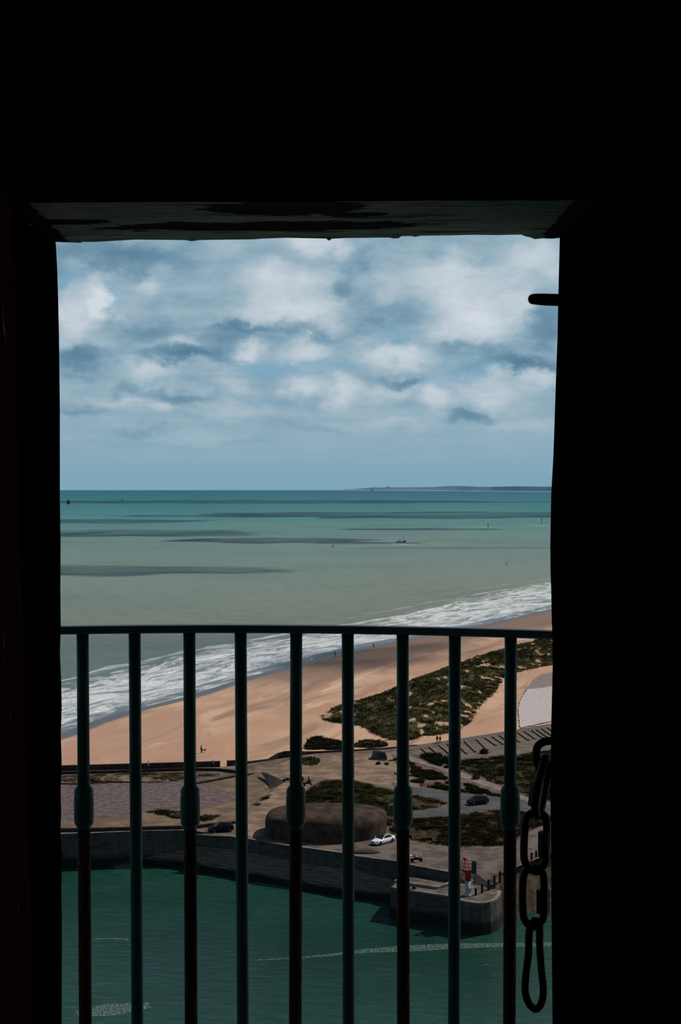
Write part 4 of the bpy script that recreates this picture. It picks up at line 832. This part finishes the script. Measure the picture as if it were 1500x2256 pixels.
# ------------------------------------------------------------------ the dark room and its doorway
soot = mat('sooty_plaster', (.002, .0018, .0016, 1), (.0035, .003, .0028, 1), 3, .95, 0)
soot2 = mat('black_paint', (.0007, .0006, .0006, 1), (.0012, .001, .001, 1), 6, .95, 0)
YF, YN = 2.30, 2.0; FL = EYE-1.43
le = [(123, 535), (126, 590), (128, 650), (130, 740), (131, 820), (132, 900), (132, 1100), (133.5, 1200), (133, 1300), (134, 1380), (132, 1440), (135, 1500), (136, 1560), (134, 1620), (136, 1680), (133.5, 1740), (135, 1790), (133, 1830), (137, 1900), (135, 1960), (136.5, 2030), (136, 2256), (137, 2500)]
re_ = [(1233, 524), (1231, 600), (1229.5, 660), (1228, 740), (1224, 850), (1219, 1000), (1214, 1090), (1212, 1200), (1212.5, 1260), (1214, 1300), (1215, 1360), (1216.5, 1400), (1217.5, 1460), (1215.5, 1540), (1214, 1600), (1213, 1700), (1212.5, 1760), (1214, 1900), (1214.5, 2000), (1215.5, 2100), (1217, 2256), (1218, 2500)]
te = [(110, 536), (125, 533), (150, 534), (178, 535), (182, 533), (210, 533), (300, 528), (360, 528.5), (408, 529), (422, 531.5), (440, 529), (500, 528), (558, 527.5), (575, 526), (630, 524), (680, 525), (718, 525.5), (725, 530.5), (731, 526), (760, 524.5), (858, 523.5), (866, 525.5), (878, 525), (884, 520.5), (905, 520), (915, 522), (926, 519.5), (1000, 518.5), (1040, 517.5), (1100, 518), (1148, 517), (1158, 521), (1168, 523), (1178, 527), (1195, 525), (1215, 526), (1233, 524), (1250, 524)]
def jamb(name, edge, outx, m):
    V = []
    for x, y in edge:
        f = aty(x, y, YF); j = .004*noise.noise((f.z*7, outx, 0)); V += [f, Vector((f.x+(-.0 if outx > 0 else .0)+j*.5+(.012 if outx > 0 else -.012), YN, f.z)), Vector((outx, YN, f.z)), Vector((outx, YF, f.z))]
    n = len(edge); z1 = EYE+1.4
    fs = [(4*i+k, 4*i+(k+1) % 4, 4*i+4+(k+1) % 4, 4*i+4+k) for i in range(n-1) for k in range(4)]+[(0, 1, 2, 3), (4*n-4, 4*n-1, 4*n-2, 4*n-3)]
    return mesh(name, V, fs, m)
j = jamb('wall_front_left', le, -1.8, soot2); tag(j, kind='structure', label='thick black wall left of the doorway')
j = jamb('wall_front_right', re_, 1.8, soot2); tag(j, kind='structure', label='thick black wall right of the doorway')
# lintel: old timber, its underside flaking
lm_, t = newmat('flaking_lintel'); P = t.pos(); st_ = t.v('MULTIPLY', P, (3.0, 22, 22))
g1 = t.noise(st_, 1, 7, .65); g2 = t.noise(t.v('MULTIPLY', P, (1.9, 9, 3)), 1, 4, .55, .6); g3 = t.noise(t.v('MULTIPLY', P, (14, 90, 90)), 1, 5)
wood = t.mix(t.ss(g3, .42, .6), (.62, .61, .56, 1), (.88, .87, .82, 1)); wood = t.mix(t.m('MULTIPLY', t.ss(g1, .56, .64), .9), wood, (.12, .10, .085, 1))
lx, ly, _ = t.sep(P); wob = t.m('MULTIPLY', t.m('SUBTRACT', t.noise(t.v('MULTIPLY', P, (9, 30, 30)), 1, 6, .7), .5), 1.6); mask = 0.0
for ex, ey, rx, ry in ((-.11, 2.19, .26, .042), (-.08, 2.05, .12, .055), (-.41, 2.14, .07, .022), (.36, 2.27, .03, .03), (.02, 2.10, .05, .02)):
    e_ = t.m('SQRT', t.m('ADD', t.m('POWER', t.m('DIVIDE', t.m('SUBTRACT', lx, ex), rx), 2.0), t.m('POWER', t.m('DIVIDE', t.m('SUBTRACT', ly, ey), ry), 2.0)))
    k_ = t.m('SUBTRACT', 1.0, t.ss(t.m('ADD', e_, wob), .93, 1.03)); mask = k_ if mask == 0.0 else t.m('MAXIMUM', mask, k_)
mask = t.m('MAXIMUM', mask, t.ss(t.m('ADD', t.m('ABSOLUTE', t.m('ADD', lx, .055)), t.m('MULTIPLY', wob, .02)), .378, .386))      # paint kept only over the opening
c = t.mix(mask, wood, (.004, .003, .003, 1))
t.out(t.bsdf(c, .9, .1, 0, t.bump(g1, .6, .01)))
V = []
for x, y in te:
    f = aty(x, y, YF); nr = aty(x*1.0, 447-(x-120)*.006+3*noise.noise((x*.03, 0, 0)), YN); sm_ = aty(x, 533.5-(x-120)*.0125, YF); V += [f, Vector((f.x, YF-.018, sm_.z+.0015)), Vector((f.x, YN, nr.z)), Vector((f.x, YN, EYE+.62)), Vector((f.x, YF, EYE+.62))]
n = len(te)
o = mesh('door_lintel', V, [(5*i+k, 5*i+(k+1) % 5, 5*i+5+(k+1) % 5, 5*i+5+k) for i in range(n-1) for k in range(5)]+[(0, 1, 2, 3, 4), tuple(5*n-1-k for k in range(5))], lm_)
o.name = 'trim_1'; tag(o, kind='structure', label='old timber lintel with a flaking grey underside')
CE = EYE+1.25; BK = -2.6
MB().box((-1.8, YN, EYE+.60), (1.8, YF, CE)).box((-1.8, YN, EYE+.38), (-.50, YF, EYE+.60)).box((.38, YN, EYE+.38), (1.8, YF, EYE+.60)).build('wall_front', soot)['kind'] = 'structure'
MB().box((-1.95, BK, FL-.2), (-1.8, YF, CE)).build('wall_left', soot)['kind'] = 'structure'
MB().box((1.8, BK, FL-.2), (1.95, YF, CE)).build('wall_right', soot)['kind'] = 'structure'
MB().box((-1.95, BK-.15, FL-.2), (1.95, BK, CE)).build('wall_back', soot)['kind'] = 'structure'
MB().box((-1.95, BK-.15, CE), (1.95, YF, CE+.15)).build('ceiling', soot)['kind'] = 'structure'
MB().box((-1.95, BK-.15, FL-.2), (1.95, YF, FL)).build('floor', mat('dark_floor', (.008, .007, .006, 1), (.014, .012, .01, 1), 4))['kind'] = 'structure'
# the wooden door leaf standing open at the left
dm, t = newmat('old_brown_door'); P = t.pos(); g1 = t.noise(t.v('MULTIPLY', P, (40, 40, 4)), 1, 6, .6); g2 = t.noise(t.v('MULTIPLY', P, (25, 25, 9)), 1, 5)
c = t.mix(t.ss(g1, .4, .6), (.040, .0085, .005, 1), (.075, .018, .010, 1)); c = t.mix(t.ss(g2, .66, .70), c, (.3, .26, .24, 1))
t.out(t.bsdf(c, .9, .0, 0, t.bump(g1, .3, .005)))
dr = empty('door_1', (-.413, 1.97, FL), 0); dr.rotation_euler = (0, -.0212, 0); dr['kind'] = 'structure'; dr['label'] = 'old brown wooden door leaf opened inward at the left'
MB().box((-.05, -.80, .02), (0, 0, 1.95)).build('door_leaf', dm, dr, bevel=.006)
for z in (.3, 1.6): MB().tube([(.0, .01, z), (.0, .01, z+.12)], .009, 8).build('hinge', soot2, dr)
# latch pin sticking out of the right reveal
a = aty(1174, 659, 2.2); b2 = aty(1262, 662, 2.2); rr = .0086
mb = MB().tube([a+Vector((-.0075, 0, 0)), a+Vector((-.006, 0, 0)), a+Vector((-.002, 0, 0)), a+Vector((.004, 0, 0)), aty(1200, 660, 2.2), b2], [.002, .0055, .0078, .0085, .0092, .0095], 14)
pn = empty('latch_pin', b2, 0, 'short black round-ended bolt sticking out of the right jamb', 'bolt')
o = mb.build('pin', mat('black_iron', (.006, .006, .006, 1), (.01, .009, .009, 1), 30, .6, .3), None, True); o.parent = pn; o.location = -b2
mb = MB().lathe([(.02, 0), (.02, .006)], 14); o = mb.build('rosette', soot2, pn); o.rotation_euler = (0, math.pi/2, 0); o.location = (-.012, 0, 0)

# ------------------------------------------------------------------ gallery outside and its railing
gm = mat('gallery_stone', (.48, .47, .44, 1), (.58, .57, .54, 1), 3, .9)
RZ = EYE-.33
def rail_pt(px):
    x1, x2, x3 = 135, 650, 1215; y1, y2, y3 = 1388, 1385.5, 1398
    y = y1*(px-x2)*(px-x3)/((x1-x2)*(x1-x3))+y2*(px-x1)*(px-x3)/((x2-x1)*(x2-x3))+y3*(px-x1)*(px-x2)/((x3-x1)*(x3-x2))
    return at(px, y, RZ)
rp = [rail_pt(x) for x in range(-380, 1781, 30)]
V = [Vector((p.x, p.y+.18, FL-.25)) for p in rp]+[Vector((rp[-1].x, YF, FL-.25)), Vector((rp[0].x, YF, FL-.25))]
n = len(V); V2 = [v+Vector((0, 0, .2)) for v in V]
tag(mesh('gallery_floor', V+V2, [list(range(n))[::-1], [n+i for i in range(n)]]+[(i, (i+1) % n, n+(i+1) % n, n+i) for i in range(n)], gm), kind='structure')
MB().box((-2.6, YF, EYE+.95), (3.9, 4.75, EYE+1.15)).build('shade_slab', mat('shade_slab_underside', (.03, .03, .03, 1), (.05, .05, .048, 1), 2))['kind'] = 'structure'  # unseen slab added overhead, sized to keep the sun off the bars
green, t = newmat('green_rail_paint'); P = t.pos(); g = t.noise(P, 60, 5, .65); g2 = t.noise(P, 9, 4)
c = t.mix(t.ss(g2, .4, .65), (.028, .115, .088, 1), (.037, .15, .115, 1)); c = t.mix(t.ss(g, .69, .74), c, (.02, .014, .01, 1)); t.out(t.bsdf(c, .45, .35, 0, t.bump(g, .25, .002)))
rust = mat('rusty_iron', (.075, .018, .010, 1), (.11, .030, .016, 1), 30, .75, .2, bump=.4)
railc = mat('grey_rail_paint', (.16, .165, .17, 1), (.22, .22, .22, 1), 12, .35, .5)
rl = empty('railing', (rail_pt(650).x, rail_pt(650).y, FL-.05), 0, 'iron gallery railing with green and rusty upright bars outside the doorway', 'railing')
O = rl.location
hp_ = .0088; sec = [(-.024, -.6), (-.024, .1), (-.015, 1), (.015, 1), (.024, .1), (.024, -.6), (.018, -1), (-.018, -1)]
V = []
for i, p in enumerate(rp):
    d = (rp[min(i+1, len(rp)-1)]-rp[max(i-1, 0)]); nn = Vector((-d.y, d.x, 0)).normalized()
    V += [p+nn*a_+Vector((0, 0, b_*hp_))-O for a_, b_ in sec]
K = 8; mesh('top_rail', V, [(i*K+k, i*K+(k+1) % K, (i+1)*K+(k+1) % K, (i+1)*K+k) for i in range(len(rp)-1) for k in range(K)]+[tuple(range(K)), tuple((len(rp)-1)*K+k for k in range(K))], railc, rl)
MB().tube([Vector((p.x, p.y, FL+.02))-O for p in rp], .014, 8).build('bottom_rail', green, rl, True)
bars = [(182, 188), (296.5, 302.5), (417, 421), (530, 535), (652.5, 650.5), (766, 768), (887, 888.5), (1002, 1000), (1125, 1122)]
bars = [(182-118*k*1.0, 188-118*k) for k in (3, 2, 1)]+bars+[(1125+118*k, 1122+118*k) for k in (1, 2, 3)]
for i, (xt, xb) in enumerate(bars):
    k = i-3; tp = rail_pt(xt); s = F/tp.y; y = tp.y
    def pt(px, py): return aty(px, py, y)-O
    lx = lambda py: xt+(xb-xt)*(py-1388)/(2256-1388)
    r = 13.5/s
    if k % 2 == 0:
        b_ = MB().tube([pt(xt, 1390), pt(lx(1560), 1560), pt(lx(1740), 1740)], r, 20).build('baluster', green, rl, True)
        zt = lambda py: pt(lx(py), py)
        prof = [(1730, 13.5), (1733, 17), (1738, 20.5), (1742, 21.2), (1745.5, 20.9), (1747.5, 20.2), (1750, 21.1), (1755, 21.6), (1798, 21.8), (1803, 21.5), (1806, 20.9), (1808.5, 21.5), (1813, 20.8), (1818, 17.5), (1824, 14.5), (1827, 13.6)]
        MB().tube([zt(py) for py, q in prof], [q/s for py, q in prof], 48).build('collar', green, b_)
        zf = FL-.05-O.z; pe = zt(2256); q_ = zt(1825); ex = q_.lerp(pe, (zf-q_.z)/(pe.z-q_.z))
        MB().tube([zt(1822), zt(2000), pe, ex], 14.2/s, 20).build('lower_rod', rust, b_, True)['label'] = 'dark rusty lower rod'
    else:
        pe = pt(xb, 2256); q_ = pt(xt, 1390); ex = q_.lerp(pe, (FL-.05-O.z-q_.z)/(pe.z-q_.z))
        MB().tube([q_, pt(lx(1700), 1700), pe, ex], 13.4/s, 20).build('baluster', green, rl, True)

# ------------------------------------------------------------------ chain hanging by the right jamb, outside
iron = mat('dark_chain_iron', (.008, .007, .007, 1), (.014, .012, .012, 1), 60, .5, .2, .1)
YC = 2.46; sC = F/YC; hk = aty(1236, 1580, YC); ch = empty('chain', hk, 0, 'heavy dark chain of screw links hanging beside the right jamb', 'chain')
def loopy(pts, r, nm, nut=None, dy=None):                          # pts: pixel outline centreline -> closed link
    W3 = [aty(x, y, YC+(q/sC)) - hk for x, y, q in pts]
    W3 = catmull(W3+[W3[0]], 6)[:-1]
    o = MB().tube(W3, r/sC, 12, closed=True).build(nm, iron, ch, True)
    if nut:
        (x0, y0, x1, y1, rr_, q) = nut; MB().tube([aty(x0, y0, YC+q/sC)-hk, aty(x1, y1, YC+q/sC)-hk], rr_/sC, 6).build('screw_nut', iron, o)
    return o
# top shackle running to the hidden hook, then four links, alternately turned
loopy([(1181, 1668, 0), (1184, 1645, 0), (1200, 1634, 0), (1222, 1634, 0), (1236, 1650, 0), (1238, 1672, 0), (1232, 1695, 0), (1212, 1704, 0), (1190, 1696, 0)], 9.0, 'link')
loopy([(1200, 1672, -22), (1206, 1668, 0), (1209, 1680, 24), (1201, 1730, 30), (1192, 1778, 24), (1186, 1797, 0), (1179, 1785, -22), (1184, 1735, -30)], 9.5, 'link', (1184, 1722, 1176, 1776, 14, -30))
loopy([(1181, 1789, 0), (1198, 1796, 2), (1204, 1815, 3), (1203, 1880, 3), (1198, 1905, 2), (1182, 1920, 0), (1163, 1908, -3), (1154, 1885, -3), (1157, 1815, -3), (1164, 1796, -2)], 8.8, 'link', (1199, 1832, 1199, 1888, 14, 3))
loopy([(1177, 1912, 0), (1192, 1918, -3), (1198, 1938, -4), (1198, 2010, -4), (1192, 2030, -3), (1174, 2042, 0), (1158, 2030, 3), (1152, 2005, 4), (1152, 1940, 4), (1160, 1918, 3)], 8.6, 'link', (1196, 1960, 1196, 2012, 14.5, -4))
loopy([(1177, 2028, -2), (1188, 2036, 0), (1189, 2085, 2), (1193, 2140, 3), (1197, 2180, 3), (1193, 2208, 2), (1181, 2223, 0), (1166, 2212, -2), (1157, 2185, -3), (1158, 2150, -3), (1164, 2100, -2), (1166, 2050, 0)], 8.3, 'link')['label'] = 'long pear-shaped end link'
MB().tube([Vector((.02, -.16, .02)), Vector((.004, -.02, .01)), Vector((0, 0, -.03)), Vector((-.006, 0, -.035))], .006, 10).build('hook', iron, ch, True)
